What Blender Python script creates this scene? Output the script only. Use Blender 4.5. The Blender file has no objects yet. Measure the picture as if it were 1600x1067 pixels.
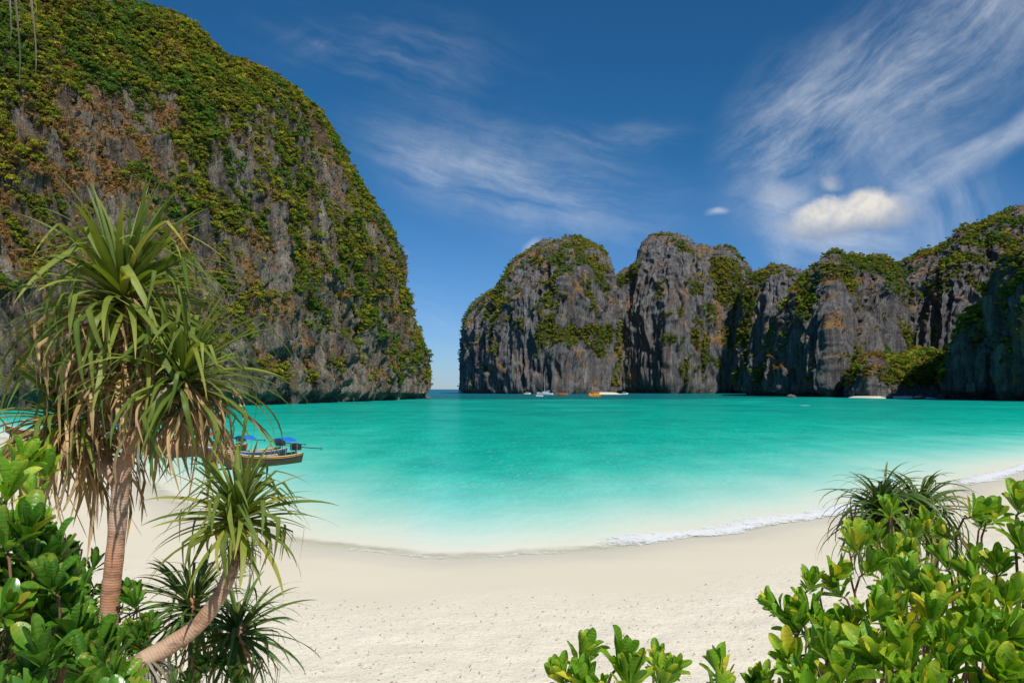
import bpy, math, random
import numpy as np
from mathutils import Vector, Matrix

R = math.radians
scene = bpy.context.scene
random.seed(7)
rng = np.random.default_rng(7)
F = 1200.0          # focal length in units of the 1600 px wide picture
HC = 6.0            # eye height above the sea

# ---------------------------------------------------------------- camera
cam_data = bpy.data.cameras.new('camera')
cam = bpy.data.objects.new('camera', cam_data)
scene.collection.objects.link(cam)
cam.location = (0, 0, HC)
cam.rotation_euler = (R(90), 0, 0)
cam_data.sensor_width = 36
cam_data.lens = 36 * F / 1600
cam_data.shift_y = 74.5 / 1600
cam_data.clip_start = 0.05
cam_data.clip_end = 60000
scene.camera = cam

# ---------------------------------------------------------------- light
SUN_EL, SUN_AZ = 47, 153          # azimuth clockwise from +Y (the view direction)
sun_d = bpy.data.lights.new('sun', 'SUN')
sun_d.energy = 4.6
sun_d.angle = R(0.55)
sun_d.color = (1.0, 0.955, 0.88)
sun = bpy.data.objects.new('sun', sun_d)
scene.collection.objects.link(sun)
sv = Vector((math.cos(R(SUN_EL)) * math.sin(R(SUN_AZ)), math.cos(R(SUN_EL)) * math.cos(R(SUN_AZ)), math.sin(R(SUN_EL))))
sun.rotation_euler = sv.to_track_quat('Z', 'Y').to_euler()
sun.location = (20, -20, 60)

scene.view_settings.view_transform = 'Standard'
scene.view_settings.look = 'None'
scene.view_settings.gamma = 1
scene.view_settings.use_curve_mapping = False
scene.view_settings.exposure = 0.0
scene.cycles.max_bounces = 6
scene.cycles.diffuse_bounces = 2
scene.cycles.glossy_bounces = 2
scene.cycles.transmission_bounces = 3
scene.cycles.transparent_max_bounces = 8
scene.cycles.use_denoising = True


# ---------------------------------------------------------------- node helper
class NT:
    def __init__(s, tree):
        s.t = tree; s.n = tree.nodes; s.l = tree.links

    def node(s, typ, **kw):
        n = s.n.new(typ)
        for k, v in kw.items(): setattr(n, k, v)
        return n

    def put(s, sock, v):
        if v is None: return
        if hasattr(v, 'is_output') or isinstance(v, bpy.types.NodeSocket): s.l.new(v, sock)
        else:
            try: sock.default_value = v
            except Exception: sock.default_value = tuple(v) + (1,)

    def m(s, op, a, b=None, c=None, clamp=False):
        n = s.node('ShaderNodeMath', operation=op); n.use_clamp = clamp
        s.put(n.inputs[0], a); s.put(n.inputs[1], b); s.put(n.inputs[2], c)
        return n.outputs[0]

    def vm(s, op, a, b=None):
        n = s.node('ShaderNodeVectorMath', operation=op)
        s.put(n.inputs[0], a); s.put(n.inputs[1], b)
        return n.outputs[0]

    def mix(s, f, a, b, blend='MIX'):
        n = s.node('ShaderNodeMix', data_type='RGBA', blend_type=blend)
        s.put(n.inputs[0], f)
        s.put(n.inputs[6], a if not isinstance(a, tuple) else a + (1,) if len(a) == 3 else a)
        s.put(n.inputs[7], b if not isinstance(b, tuple) else b + (1,) if len(b) == 3 else b)
        return n.outputs[2]

    def noise(s, vec, scale, detail=4, rough=0.5, dist=0.0, out=0):
        n = s.node('ShaderNodeTexNoise')
        s.put(n.inputs['Vector'], vec); s.put(n.inputs['Scale'], scale)
        s.put(n.inputs['Detail'], detail); s.put(n.inputs['Roughness'], rough); s.put(n.inputs['Distortion'], dist)
        return n.outputs[out]

    def ramp(s, f, stops, interp='LINEAR'):
        n = s.node('ShaderNodeValToRGB'); cr = n.color_ramp; cr.interpolation = interp
        while len(cr.elements) < len(stops): cr.elements.new(0.5)
        for e, (p, c) in zip(cr.elements, stops):
            e.position = p; e.color = (c if len(c) == 4 else tuple(c) + (1,)) if not isinstance(c, (int, float)) else (c, c, c, 1)
        s.put(n.inputs[0], f)
        return n.outputs[0]

    def mr(s, v, a, b, c=0.0, d=1.0, smooth=False):
        n = s.node('ShaderNodeMapRange'); n.clamp = True
        if smooth: n.interpolation_type = 'SMOOTHSTEP'
        s.put(n.inputs[0], v); s.put(n.inputs[1], a); s.put(n.inputs[2], b); s.put(n.inputs[3], c); s.put(n.inputs[4], d)
        return n.outputs[0]

    def mapping(s, vec, scale=(1, 1, 1), rot=(0, 0, 0), loc=(0, 0, 0)):
        n = s.node('ShaderNodeMapping')
        s.put(n.inputs['Vector'], vec); n.inputs['Scale'].default_value = scale
        n.inputs['Rotation'].default_value = rot; n.inputs['Location'].default_value = loc
        return n.outputs[0]

    def attr(s, name, out='Fac'):
        n = s.node('ShaderNodeAttribute'); n.attribute_name = name
        return n.outputs[out]


def srgb(r, g, b):
    f = lambda c: (c / 255 / 12.92) if c / 255 <= 0.04045 else ((c / 255 + 0.055) / 1.055) ** 2.4
    return (f(r), f(g), f(b))


def new_mat(name):
    m = bpy.data.materials.new(name); m.use_nodes = True
    m.node_tree.nodes.clear()
    t = NT(m.node_tree)
    t.out = t.node('ShaderNodeOutputMaterial')
    return m, t


def principled(t, color, rough=0.6, spec=0.5, normal=None, **kw):
    p = t.node('ShaderNodeBsdfPrincipled')
    t.put(p.inputs['Base Color'], color if not (isinstance(color, tuple) and len(color) == 3) else color + (1,))
    t.put(p.inputs['Roughness'], rough)
    t.put(p.inputs['Specular IOR Level'], spec)
    if normal is not None: t.put(p.inputs['Normal'], normal)
    for k, v in kw.items(): t.put(p.inputs[k], v)
    return p.outputs[0]


def bump(t, h, strength=0.5, dist=0.1, normal=None):
    b = t.node('ShaderNodeBump')
    b.inputs['Strength'].default_value = strength
    b.inputs['Distance'].default_value = dist
    t.put(b.inputs['Height'], h)
    if normal is not None: t.put(b.inputs['Normal'], normal)
    return b.outputs[0]


# ---------------------------------------------------------------- world: clear sky with cirrus and one cumulus
world = bpy.data.worlds.new('World'); scene.world = world
world.use_nodes = True
world.node_tree.nodes.clear()
w = NT(world.node_tree)
sky = w.node('ShaderNodeTexSky', sky_type='NISHITA')
sky.sun_disc = False
sky.sun_elevation = R(SUN_EL); sky.sun_rotation = R(SUN_AZ)
sky.altitude = 0; sky.air_density = 1.0; sky.dust_density = 0.15; sky.ozone_density = 3.0
tc = w.node('ShaderNodeTexCoord')
dirv = w.vm('NORMALIZE', tc.outputs['Generated'])
sx = w.node('ShaderNodeSeparateXYZ'); w.put(sx.inputs[0], dirv)
az = w.m('ARCTAN2', sx.outputs[0], sx.outputs[1])
el = w.m('ARCSINE', sx.outputs[2])
cmb = w.node('ShaderNodeCombineXYZ'); w.put(cmb.inputs[0], az); w.put(cmb.inputs[1], el)
ang = cmb.outputs[0]                                   # (azimuth, elevation) of a sky direction
warp = w.noise(ang, 5.0, 4, 0.55, out=1)
warp = w.vm('SUBTRACT', warp, (0.5, 0.5, 0.5))
wsc = w.node('ShaderNodeVectorMath', operation='SCALE'); w.put(wsc.inputs[0], warp); wsc.inputs['Scale'].default_value = 0.07
angw = w.vm('ADD', ang, wsc.outputs[0])


def dir_of(px, py):
    x, z = (px - 800) / F, (608 - py) / F
    return math.atan2(x, 1), math.asin(z / math.sqrt(1 + x * x + z * z))


def blob(px, py, rx, ry, rot, coord, soft=1.0):
    a, e = dir_of(px, py)
    # Mapping type POINT rotates after scaling, so subtract, rotate, then scale
    sub = w.vm('SUBTRACT', coord, (a, e, 0))
    rt = w.mapping(sub, rot=(0, 0, R(-rot)))
    sc = w.mapping(rt, scale=(F / rx, F / ry, 1))
    ln = w.node('ShaderNodeVectorMath', operation='LENGTH'); w.put(ln.inputs[0], sc)
    return w.mr(ln.outputs['Value'], 1.0, 1.0 - soft, smooth=True)


def fibres(rot, sx_, sy_, seed, detail=7, rough=0.62, dist=0.0):
    rt = w.mapping(angw, rot=(0, 0, R(-rot)))
    sc = w.mapping(rt, scale=(sx_, sy_, 1), loc=(seed, seed * 1.7, 0))
    return w.noise(sc, 1.0, detail, rough, dist)


def wisp(px, py, rx, ry, rot, fib, lo, hi, amt, soft=1.0):
    b = blob(px, py, rx, ry, rot, angw, soft)
    f = w.mr(fib, lo, hi, smooth=True)
    return w.m('MULTIPLY', w.m('MULTIPLY', b, f), amt)


f1 = fibres(-14, 5, 34, 3.1)
f2 = fibres(30, 7, 26, 9.4, 10, 0.67)
f3 = fibres(28, 4, 30, 5.2)
f4 = fibres(-70, 5, 30, 2.2)
wisps = [
    wisp(810, 285, 340, 120, -14, f1, 0.20, 0.85, 0.85, 1.0),
    wisp(640, 250, 170, 60, -26, f1, 0.2, 0.85, 0.4, 1.0),
    wisp(960, 210, 150, 40, -5, f1, 0.4, 0.8, 0.30, 1.0),
    wisp(620, 90, 280, 80, -6, f1, 0.35, 0.85, 0.36, 1.0),
    wisp(480, 60, 90, 40, 15, f2, 0.42, 0.8, 0.25, 1.0),
    wisp(1450, 90, 380, 150, 30, f2, 0.24, 0.80, 1.0, 1.0),
    wisp(1250, 190, 180, 130, 35, f2, 0.26, 0.80, 0.85, 1.0),
    wisp(1560, 225, 200, 34, 28, f3, 0.22, 0.6, 0.8, 1.0),
    wisp(1450, 262, 90, 60, 10, f3, 0.25, 0.7, 0.75, 1.0),
    wisp(1480, 320, 200, 90, -50, f4, 0.25, 0.85, 0.62, 1.0),
    wisp(1290, 355, 190, 80, -10, f1, 0.2, 0.8, 0.80, 1.0),
    wisp(1215, 310, 60, 36, -10, f1, 0.1, 0.6, 0.75, 1.0),
    wisp(1210, 385, 70, 32, -65, f4, 0.25, 0.75, 0.55, 1.0),
    wisp(1330, 400, 190, 50, -20, f1, 0.15, 0.8, 0.55, 1.0),
    wisp(1115, 341, 22, 9, 8, f1, 0.05, 0.5, 0.8, 1.0),
    wisp(625, 410, 22, 12, 20, f1, 0.05, 0.5, 0.5, 1.0),
    wisp(832, 392, 22, 12, 30, f1, 0.05, 0.5, 0.6, 1.0),
    wisp(690, 500, 130, 60, -40, f1, 0.35, 0.9, 0.25, 1.0),
]
cmod = w.mr(w.noise(angw, 14.0, 7, 0.7), 0.28, 0.62, 0.45, 1.15)
cl = wisps[0]
for x_ in wisps[1:]:
    cl = w.m('SUBTRACT', w.m('ADD', cl, x_), w.m('MULTIPLY', cl, x_))
# cumulus: billowed edge from finer, rounder noise
pw = w.vm('SUBTRACT', w.noise(ang, 26.0, 5, 0.6, out=1), (0.5, 0.5, 0.5))
ps = w.node('ShaderNodeVectorMath', operation='SCALE'); w.put(ps.inputs[0], pw); ps.inputs['Scale'].default_value = 0.026
angp = w.vm('ADD', ang, ps.outputs[0])
cu = w.m('MAXIMUM', w.m('MAXIMUM', blob(1322, 346, 108, 30, 2, angp, 0.5), blob(1283, 337, 50, 28, 8, angp, 0.55)), blob(1352, 333, 62, 36, 0, angp, 0.5))
cu = w.m('MAXIMUM', cu, w.m('MULTIPLY', blob(1300, 288, 22, 18, 0, angp, 0.8), 0.5))
cu = w.m('MAXIMUM', cu, w.m('MULTIPLY', blob(1212, 302, 42, 26, 0, angp, 0.9), 0.35))
cun = w.noise(ang, 40.0, 4, 0.6)
cub = blob(1322, 318, 140, 48, 2, angp, 0.8)          # sunlit upper billows against the greyer base
cucol = w.mix(w.m('MULTIPLY', cub, w.mr(cun, 0.25, 0.55, 0.35, 1.0)), srgb(150, 165, 190), srgb(240, 234, 224))
bg1 = w.node('ShaderNodeBackground')
SKY = 0.075
tcol = w.mix(w.mr(el, 0.0, 0.30), (0.62, 0.86, 1.36), (0.21, 0.70, 1.02))
tint = w.mix(1.0, sky.outputs[0], tcol, 'MULTIPLY')
w.put(bg1.inputs['Color'], tint); bg1.inputs['Strength'].default_value = SKY
bg2 = w.node('ShaderNodeBackground'); w.put(bg2.inputs['Color'], srgb(208, 216, 228)); bg2.inputs['Strength'].default_value = 1.0
bg3 = w.node('ShaderNodeBackground'); w.put(bg3.inputs['Color'], cucol); bg3.inputs['Strength'].default_value = 1.0
ms = w.node('ShaderNodeMixShader'); w.put(ms.inputs[0], w.m('MULTIPLY', w.m('MULTIPLY', cl, cmod), 0.72, clamp=True)); w.l.new(bg1.outputs[0], ms.inputs[1]); w.l.new(bg2.outputs[0], ms.inputs[2])
ms2 = w.node('ShaderNodeMixShader'); w.put(ms2.inputs[0], w.m('MULTIPLY', cu, 0.93)); w.l.new(ms.outputs[0], ms2.inputs[1]); w.l.new(bg3.outputs[0], ms2.inputs[2])
wo = w.node('ShaderNodeOutputWorld'); w.l.new(ms2.outputs[0], wo.inputs[0])

# ---------------------------------------------------------------- numeric noise
_perm = rng.permutation(256); _perm = np.concatenate([_perm, _perm, _perm])
_g = rng.normal(size=(256, 3)); _g /= np.linalg.norm(_g, axis=1)[:, None]


def perlin(x, y, z):
    xi, yi, zi = np.floor(x).astype(int), np.floor(y).astype(int), np.floor(z).astype(int)
    xf, yf, zf = x - xi, y - yi, z - zi
    u, v, q = [a * a * a * (a * (a * 6 - 15) + 10) for a in (xf, yf, zf)]
    xi &= 255; yi &= 255; zi &= 255
    out = 0
    for dx in (0, 1):
        px_ = _perm[xi + dx]
        wx = u if dx else 1 - u
        for dy in (0, 1):
            pxy = _perm[px_ + yi + dy]
            wy = v if dy else 1 - v
            for dz in (0, 1):
                g = _g[_perm[pxy + zi + dz]]
                wz = q if dz else 1 - q
                out = out + wx * wy * wz * (g[..., 0] * (xf - dx) + g[..., 1] * (yf - dy) + g[..., 2] * (zf - dz))
    return out * 1.5


def fbm(x, y, z, oct=4, gain=0.5, lac=2.03):
    s, a = 0, 1.0
    for i in range(oct):
        s = s + a * perlin(x + i * 17.3, y + i * 5.1, z - i * 9.7)
        x, y, z = x * lac, y * lac, z * lac; a *= gain
    return s


def sstep(x, a, b):
    t = np.clip((x - a) / (b - a), 0, 1)
    return t * t * (3 - 2 * t)


# ---------------------------------------------------------------- mesh helpers
def link(o, parent=None):
    scene.collection.objects.link(o)
    if parent is not None: o.parent = parent
    return o


def make_mesh(name, verts, faces, mat=None, smooth=True, attrs=None):
    """verts (N,3) array, faces (M,3) or (M,4) int array"""
    me = bpy.data.meshes.new(name)
    verts = np.ascontiguousarray(verts, dtype=np.float32); faces = np.ascontiguousarray(faces, dtype=np.int32)
    k = faces.shape[1]
    me.vertices.add(len(verts)); me.vertices.foreach_set('co', verts.ravel())
    me.loops.add(faces.size); me.loops.foreach_set('vertex_index', faces.ravel())
    me.polygons.add(len(faces)); me.polygons.foreach_set('loop_start', np.arange(0, faces.size, k, dtype=np.int32))
    me.polygons.foreach_set('loop_total', np.full(len(faces), k, dtype=np.int32))
    me.update(calc_edges=True)
    me.polygons.foreach_set('use_smooth', np.full(len(faces), smooth))
    for an, av in (attrs or {}).items():
        av = np.asarray(av, dtype=np.float32)
        if av.ndim == 1:
            me.attributes.new(an, 'FLOAT', 'POINT').data.foreach_set('value', av)
        else:
            me.attributes.new(an, 'FLOAT_COLOR', 'POINT').data.foreach_set('color', np.concatenate([av, np.ones((len(av), 1))], 1).astype(np.float32).ravel())
    if mat: me.materials.append(mat)
    return me


def add(name, me, parent=None, kind=None, label=None, cat=None, group=None):
    o = link(bpy.data.objects.new(name, me), parent)
    if kind: o['kind'] = kind
    if label: o['label'] = label
    if cat: o['category'] = cat
    if group: o['group'] = group
    return o


def grid_faces(nr, nc):
    i = np.arange(nr - 1)[:, None] * nc + np.arange(nc - 1)[None, :]
    return np.stack([i, i + 1, i + nc + 1, i + nc], -1).reshape(-1, 4)


def P(px, py, Y):
    return Vector(((px - 800) * Y / F, Y, HC - (py - 608) * Y / F))


# ---------------------------------------------------------------- shore
_sx = np.array([-420, -165, -110, -58, -41, -25, -15.5, -8.7, -5.0, -2.0, 0.8, 3.4, 15.9, 26.5, 37.8, 60, 110, 200, 420.0])
_sy = np.array([260, 190, 132, 90, 70, 50, 36.5, 29.6, 27.9, 27.2, 27.3, 28.2, 36.5, 45.0, 56.5, 74, 105, 150, 230.0])
_dx = np.linspace(-420, 420, 3361)
_dy = np.interp(_dx, _sx, _sy)
_k = np.exp(-np.linspace(-2.5, 2.5, 41) ** 2); _k /= _k.sum()
_dy = np.convolve(np.pad(_dy, 20, mode='edge'), _k, 'valid')
_dy = _dy + 0.35 * np.sin(_dx / 2.1) * np.exp(-(_dx / 60) ** 2) * 0.5 + 0.25 * np.sin(_dx / 0.93 + 1)


def shore_d(X, Y):
    """signed distance to the waterline, positive out to sea"""
    ye = np.interp(X, _dx, _dy)
    sl = (np.interp(X + 2, _dx, _dy) - np.interp(X - 2, _dx, _dy)) / 4
    near = (Y - ye) / np.sqrt(1 + sl * sl)
    far = Y - 30
    return np.where(Y > 300, np.maximum(far * 0.9, near * 0.5), near)


def ground(X, Y):
    X = np.asarray(X, float); Y = np.asarray(Y, float)
    d = -shore_d(X, Y)
    z = np.where(d > 0, 0.95 * (1 - np.exp(-np.maximum(d, 0) * 0.075)), np.maximum(d * 0.055, -9))
    s = np.clip((13.5 - Y) / 15.5, 0, 1)
    z = z + 3.1 * s * s * (3 - 2 * s)
    return z


def axis_rows():
    a = [-900, -400, -200, -100, -60, -40, -25, -15, -8, -4, -1]
    y = 0.5
    while y < 14: a.append(y); y += 0.22
    while y < 100: a.append(y); y *= 1.012
    while y < 700: a.append(y); y *= 1.03
    while y < 30000: a.append(y); y *= 1.3
    return np.array(a)


ys = axis_rows()
ts = np.concatenate([np.linspace(-8, -1.0, 14)[:-1], np.linspace(-1.0, 1.0, 300), np.linspace(1.0, 8, 14)[1:]])
Yg = ys[:, None] * np.ones_like(ts)[None, :]
Xg = ts[None, :] * (12 + np.abs(Yg) * 0.78)
Zg = ground(Xg, Yg)
dg = -shore_d(Xg, Yg)
dry = sstep(dg, 5.5, 9.5) * (Yg < 110)
rel = fbm(Xg / 0.9, Yg / 0.9, Xg * 0, 3) * 0.035 + fbm(Xg / 0.3, Yg / 0.3, Xg * 0 + 3, 2) * 0.018
Zg = Zg + dry * rel + fbm(Xg / 6, Yg / 6, Xg * 0 + 7, 2) * 0.05 * sstep(dg, 0, 6)

m_sand, t = new_mat('sand')
geo = t.node('ShaderNodeNewGeometry'); pos = geo.outputs['Position']
shore = t.attr('shore')
big = t.noise(pos, 0.22, 4, 0.55)
fine = t.noise(pos, 9.0, 5, 0.7)
patch = t.noise(t.mapping(pos, scale=(0.6, 1.0, 1)), 1.1, 5, 0.6)
drym = t.mr(t.m('ADD', shore, t.m('MULTIPLY', t.m('SUBTRACT', big, 0.5), 6.0)), 5.0, 8.5, smooth=True)
wetm = t.mr(t.m('ADD', shore, t.m('MULTIPLY', t.m('SUBTRACT', patch, 0.5), 2.2)), 3.0, 0.2, smooth=True)
c_dry = t.mix(patch, (0.77, 0.69, 0.53), (0.88, 0.80, 0.635))
c_smooth = t.mix(big, (0.74, 0.655, 0.48), (0.81, 0.73, 0.56))
c = t.mix(drym, c_smooth, c_dry)
c = t.mix(t.m('MULTIPLY', wetm, 0.6), c, (0.70, 0.64, 0.51))
# scattered broken leaves, coral crumbs and trodden flecks
v1 = t.node('ShaderNodeTexVoronoi'); t.put(v1.inputs['Vector'], t.mapping(pos, scale=(1, 2.0, 1), rot=(0, 0, 0.5))); v1.inputs['Scale'].default_value = 8.0
fl = t.m('MULTIPLY', t.mr(v1.outputs['Distance'], 0.15, 0.09), t.mr(t.noise(pos, 1.6, 3, 0.6), 0.46, 0.62))
fl2 = t.m('MULTIPLY', t.mr(t.noise(t.mapping(pos, scale=(1, 1.8, 1)), 13.0, 3, 0.6), 0.575, 0.66), 0.75)
fl = t.m('MULTIPLY', t.m('MAXIMUM', fl, fl2), drym)
c = t.mix(t.m('MULTIPLY', fl, 0.75), c, (0.36, 0.25, 0.15))
pits = t.noise(pos, 4.2, 4, 0.62)
hgt = t.m('MULTIPLY', t.m('ADD', t.m('MULTIPLY', pits, 1.0), t.m('MULTIPLY', fine, 0.35)), t.m('ADD', t.m('MULTIPLY', drym, 0.95), 0.05))
nb = bump(t, hgt, 0.5, 0.08)
s_ = principled(t, c, t.m('SUBTRACT', 0.95, t.m('MULTIPLY', wetm, 0.45)), 0.25, nb)
t.l.new(s_, t.out.inputs[0])
me = make_mesh('sand', np.stack([Xg, Yg, Zg], -1).reshape(-1, 3), grid_faces(len(ys), len(ts)), m_sand,
               attrs={'shore': dg.ravel()})
add('beach', me, kind='structure', label='pale cream sand beach curving round the bay with trodden dry sand')

# ---------------------------------------------------------------- water
m_water, t = new_mat('sea_water')
geo = t.node('ShaderNodeNewGeometry'); pos = geo.outputs['Position']
sd = t.attr('shore'); deep = t.attr('deep'); open_ = t.attr('open')
lane = t.noise(t.mapping(pos, scale=(0.35, 0.9, 1), rot=(0, 0, 0.25)), 0.05, 5, 0.6)
edge = t.noise(pos, 0.55, 5, 0.6)
dd = t.m('ADD', sd, t.m('MULTIPLY', t.m('MULTIPLY', t.m('SUBTRACT', lane, 0.5), 1.1), sd))
tt = t.m('DIVIDE', t.m('LOGARITHM', t.m('ADD', 1.0, t.m('MAXIMUM', dd, 0.0)), 10.0), 3.0)
lt = lambda d: math.log10(1 + d) / 3
K = 0.97
sc3 = lambda c, k=K: tuple(x * k for x in srgb(*c))
wc = t.ramp(tt, [(0.0, sc3((234, 225, 201))), (lt(1.5), sc3((234, 230, 208))), (lt(4), sc3((218, 232, 212))), (lt(7), sc3((188, 230, 212))), (lt(13), sc3((132, 220, 202))),
                 (lt(24), sc3((62, 206, 182))), (lt(42), sc3((4, 188, 160))), (lt(90), sc3((0, 170, 143))), (lt(250), sc3((0, 156, 136))), (1.0, sc3((0, 142, 130)))])
mott = t.noise(t.mapping(pos, scale=(0.9, 0.8, 1), rot=(0, 0, 0.12)), 0.024, 8, 0.70)
wc = t.mix(t.m('MULTIPLY', t.mr(mott, 0.49, 0.60), t.mr(sd, 25.0, 110.0, 0.0, 0.75)), wc, sc3((0, 118, 110)))
wc = t.mix(t.m('MULTIPLY', t.mr(mott, 0.46, 0.36), t.mr(sd, 40.0, 160.0, 0.0, 0.6)), wc, sc3((30, 205, 180)))
dn = t.m('ADD', deep, t.m('MULTIPLY', t.m('SUBTRACT', t.noise(t.mapping(pos, scale=(0.3, 1.0, 1)), 0.02, 4, 0.6), 0.5), 0.9))
dm = t.mr(dn, 0.42, 0.62, smooth=True)
dcol = t.mix(open_, sc3((0, 92, 92)), sc3((8, 62, 88)))
dcol = t.mix(t.attr('far'), dcol, sc3((14, 72, 122)))
wc = t.mix(dm, wc, dcol)
# ripples: small close in, larger far out
wv1 = t.noise(t.mapping(pos, scale=(1.0, 0.30, 1), rot=(0, 0, 0.10)), 1.9, 5, 0.62)
wv2 = t.noise(t.mapping(pos, scale=(0.8, 0.5, 1), rot=(0, 0, -0.1)), 0.22, 6, 0.68)
hw = t.m('MULTIPLY', t.m('ADD', t.m('MULTIPLY', wv1, 0.20), t.m('MULTIPLY', wv2, 1.0)), t.mr(sd, 1.0, 22.0, 0.06, 1.0))
nb = bump(t, hw, 0.8, 0.55)
nb2 = bump(t, hw, 0.45, 0.5)
wc2 = t.mix(t.mr(wv2, 0.38, 0.66, 0.0, 0.38), wc, (0.0, 0.12, 0.13))  # light and dark of the ripples painted into the water colour from here
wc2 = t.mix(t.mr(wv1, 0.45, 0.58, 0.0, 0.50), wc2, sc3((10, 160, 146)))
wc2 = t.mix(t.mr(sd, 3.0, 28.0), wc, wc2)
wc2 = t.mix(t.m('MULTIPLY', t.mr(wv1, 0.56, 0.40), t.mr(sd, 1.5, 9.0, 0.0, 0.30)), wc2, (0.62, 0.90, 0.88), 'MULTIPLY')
wc2 = t.mix(t.m('MULTIPLY', t.mr(wv1, 0.55, 0.66, 0.0, 0.28), t.m('MULTIPLY', t.mr(sd, 2.0, 8.0), t.mr(sd, 70.0, 25.0, 0.25, 1.0))), wc2, sc3((150, 232, 214)))  # painted ripple highlights, a paler colour on the crests
df = t.node('ShaderNodeBsdfDiffuse'); t.put(df.inputs[0], wc2); t.put(df.inputs['Normal'], nb)
gl = t.node('ShaderNodeBsdfGlossy'); t.put(gl.inputs['Roughness'], 0.16); t.put(gl.inputs['Normal'], nb2); gl.inputs[0].default_value = (1, 1, 1, 1)
fr = t.node('ShaderNodeFresnel'); fr.inputs[0].default_value = 1.10; t.put(fr.inputs['Normal'], nb2)
mx = t.node('ShaderNodeMixShader'); t.put(mx.inputs[0], t.m('MINIMUM', t.m('MULTIPLY', fr.outputs[0], 0.5), 0.11)); t.l.new(df.outputs[0], mx.inputs[1]); t.l.new(gl.outputs[0], mx.inputs[2])
tr = t.node('ShaderNodeBsdfTransparent'); tr.inputs[0].default_value = (0.97, 1.0, 0.98, 1)
# the last centimetres of water are clear enough to show the sand
al = t.mr(t.m('ADD', sd, t.m('MULTIPLY', t.m('SUBTRACT', edge, 0.5), 1.6)), -0.2, 1.5, smooth=True)
mx2 = t.node('ShaderNodeMixShader'); t.put(mx2.inputs[0], al); t.l.new(tr.outputs[0], mx2.inputs[1]); t.l.new(mx.outputs[0], mx2.inputs[2])
t.l.new(mx2.outputs[0], t.out.inputs[0])

wy = []
y = 20.0
while y < 130: wy.append(y); y *= 1.012
while y < 900: wy.append(y); y *= 1.03
while y < 40000: wy.append(y); y *= 1.35
wy = np.array(wy)
wt = np.concatenate([np.linspace(-9, -1.0, 12)[:-1], np.linspace(-1.0, 1.0, 260), np.linspace(1.0, 9, 12)[1:]])
Yw = wy[:, None] * np.ones_like(wt)[None, :]; Xw = wt[None, :] * Yw * 0.8
dw = shore_d(Xw, Yw)
azx = Xw / Yw
deepv = np.clip((Yw - 345 - 90 * sstep(azx, 0.2, 0.4)) / 230, 0, 1)
openv = 1 - sstep(azx, 0.13, 0.30)
farv = sstep(Yw, 620, 1100) * (1 - sstep(azx, -0.06, 0.0)) + sstep(Yw, 1600, 3000)
farv = np.clip(farv, 0, 1)
Zw = np.where(dw < 60, 0.0, 0.0) + 0.0 * Yw
me = make_mesh('water', np.stack([Xw, Yw, Zw], -1).reshape(-1, 3), grid_faces(len(wy), len(wt)), m_water,
               attrs={'shore': dw.ravel(), 'deep': deepv.ravel(), 'open': openv.ravel(), 'far': farv.ravel()})
add('sea_water', me, kind='structure', label='clear turquoise lagoon water deepening to dark blue')

# ---------------------------------------------------------------- cliffs
m_rock, t = new_mat('limestone')
geo = t.node('ShaderNodeNewGeometry'); pos = geo.outputs['Position']; cool = t.attr('cool')
veg = t.attr('veg'); drya = t.attr('dry'); pale = t.attr('pale'); fs = t.attr('fs')
st1 = t.noise(t.mapping(pos, scale=(1, 1, 0.13)), 0.16, 6, 0.65)
st2 = t.noise(t.mapping(pos, scale=(1, 1, 0.16)), 0.6, 6, 0.72)
blt = t.noise(pos, 0.10, 5, 0.62)
hue = t.noise(t.mapping(pos, scale=(1, 1, 0.4)), 0.045, 5, 0.65)
base = t.mix(t.mr(st1, 0.36, 0.64), t.mix(cool, (0.20, 0.16, 0.125), (0.15, 0.142, 0.155)), t.mix(cool, (0.68, 0.57, 0.45), (0.44, 0.43, 0.415)))
st3 = t.noise(t.mapping(pos, scale=(1, 1, 0.35)), 2.3, 5, 0.75)
st4 = t.noise(t.mapping(pos, scale=(1, 1, 0.09)), 0.38, 6, 0.78)
base = t.mix(t.mr(st4, 0.52, 0.62, 0.0, 0.75), base, (0.055, 0.058, 0.065))
base = t.mix(t.mr(st4, 0.44, 0.36, 0.0, 0.45), base, (0.50, 0.47, 0.43))
base = t.mix(t.mr(st3, 0.36, 0.52, 0.7, 0.0), base, (0.06, 0.06, 0.065))
base = t.mix(t.mr(st2, 0.46, 0.64, 0.0, 0.6), base, (0.07, 0.075, 0.088))
base = t.mix(t.m('MULTIPLY', t.mr(hue, 0.50, 0.68), t.m('SUBTRACT', 0.75, t.m('MULTIPLY', cool, 0.35))), base, (0.30, 0.155, 0.075))
base = t.mix(t.m('MULTIPLY', t.mr(blt, 0.56, 0.72), t.m('ADD', 0.25, pale)), base, (0.56, 0.50, 0.43))
dryc = t.mix(t.noise(pos, 0.7, 4, 0.7), (0.36, 0.19, 0.075), (0.60, 0.38, 0.17))
base = t.mix(drya, base, dryc)
vegc = t.mix(t.noise(pos, 0.35, 5, 0.7), (0.035, 0.050, 0.010), (0.13, 0.13, 0.022))
base = t.mix(t.m('MULTIPLY', veg, 0.92), base, vegc)
hh = t.m('ADD', t.m('MULTIPLY', st1, 2.0), t.m('ADD', t.m('ADD', t.m('MULTIPLY', st2, 1.6), t.m('MULTIPLY', st4, 2.2)), t.m('MULTIPLY', st3, 1.1)))
nb = bump(t, hh, 1.0, 2.6)
s_ = principled(t, base, 0.95, 0.15, nb)
t.l.new(s_, t.out.inputs[0])

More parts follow.
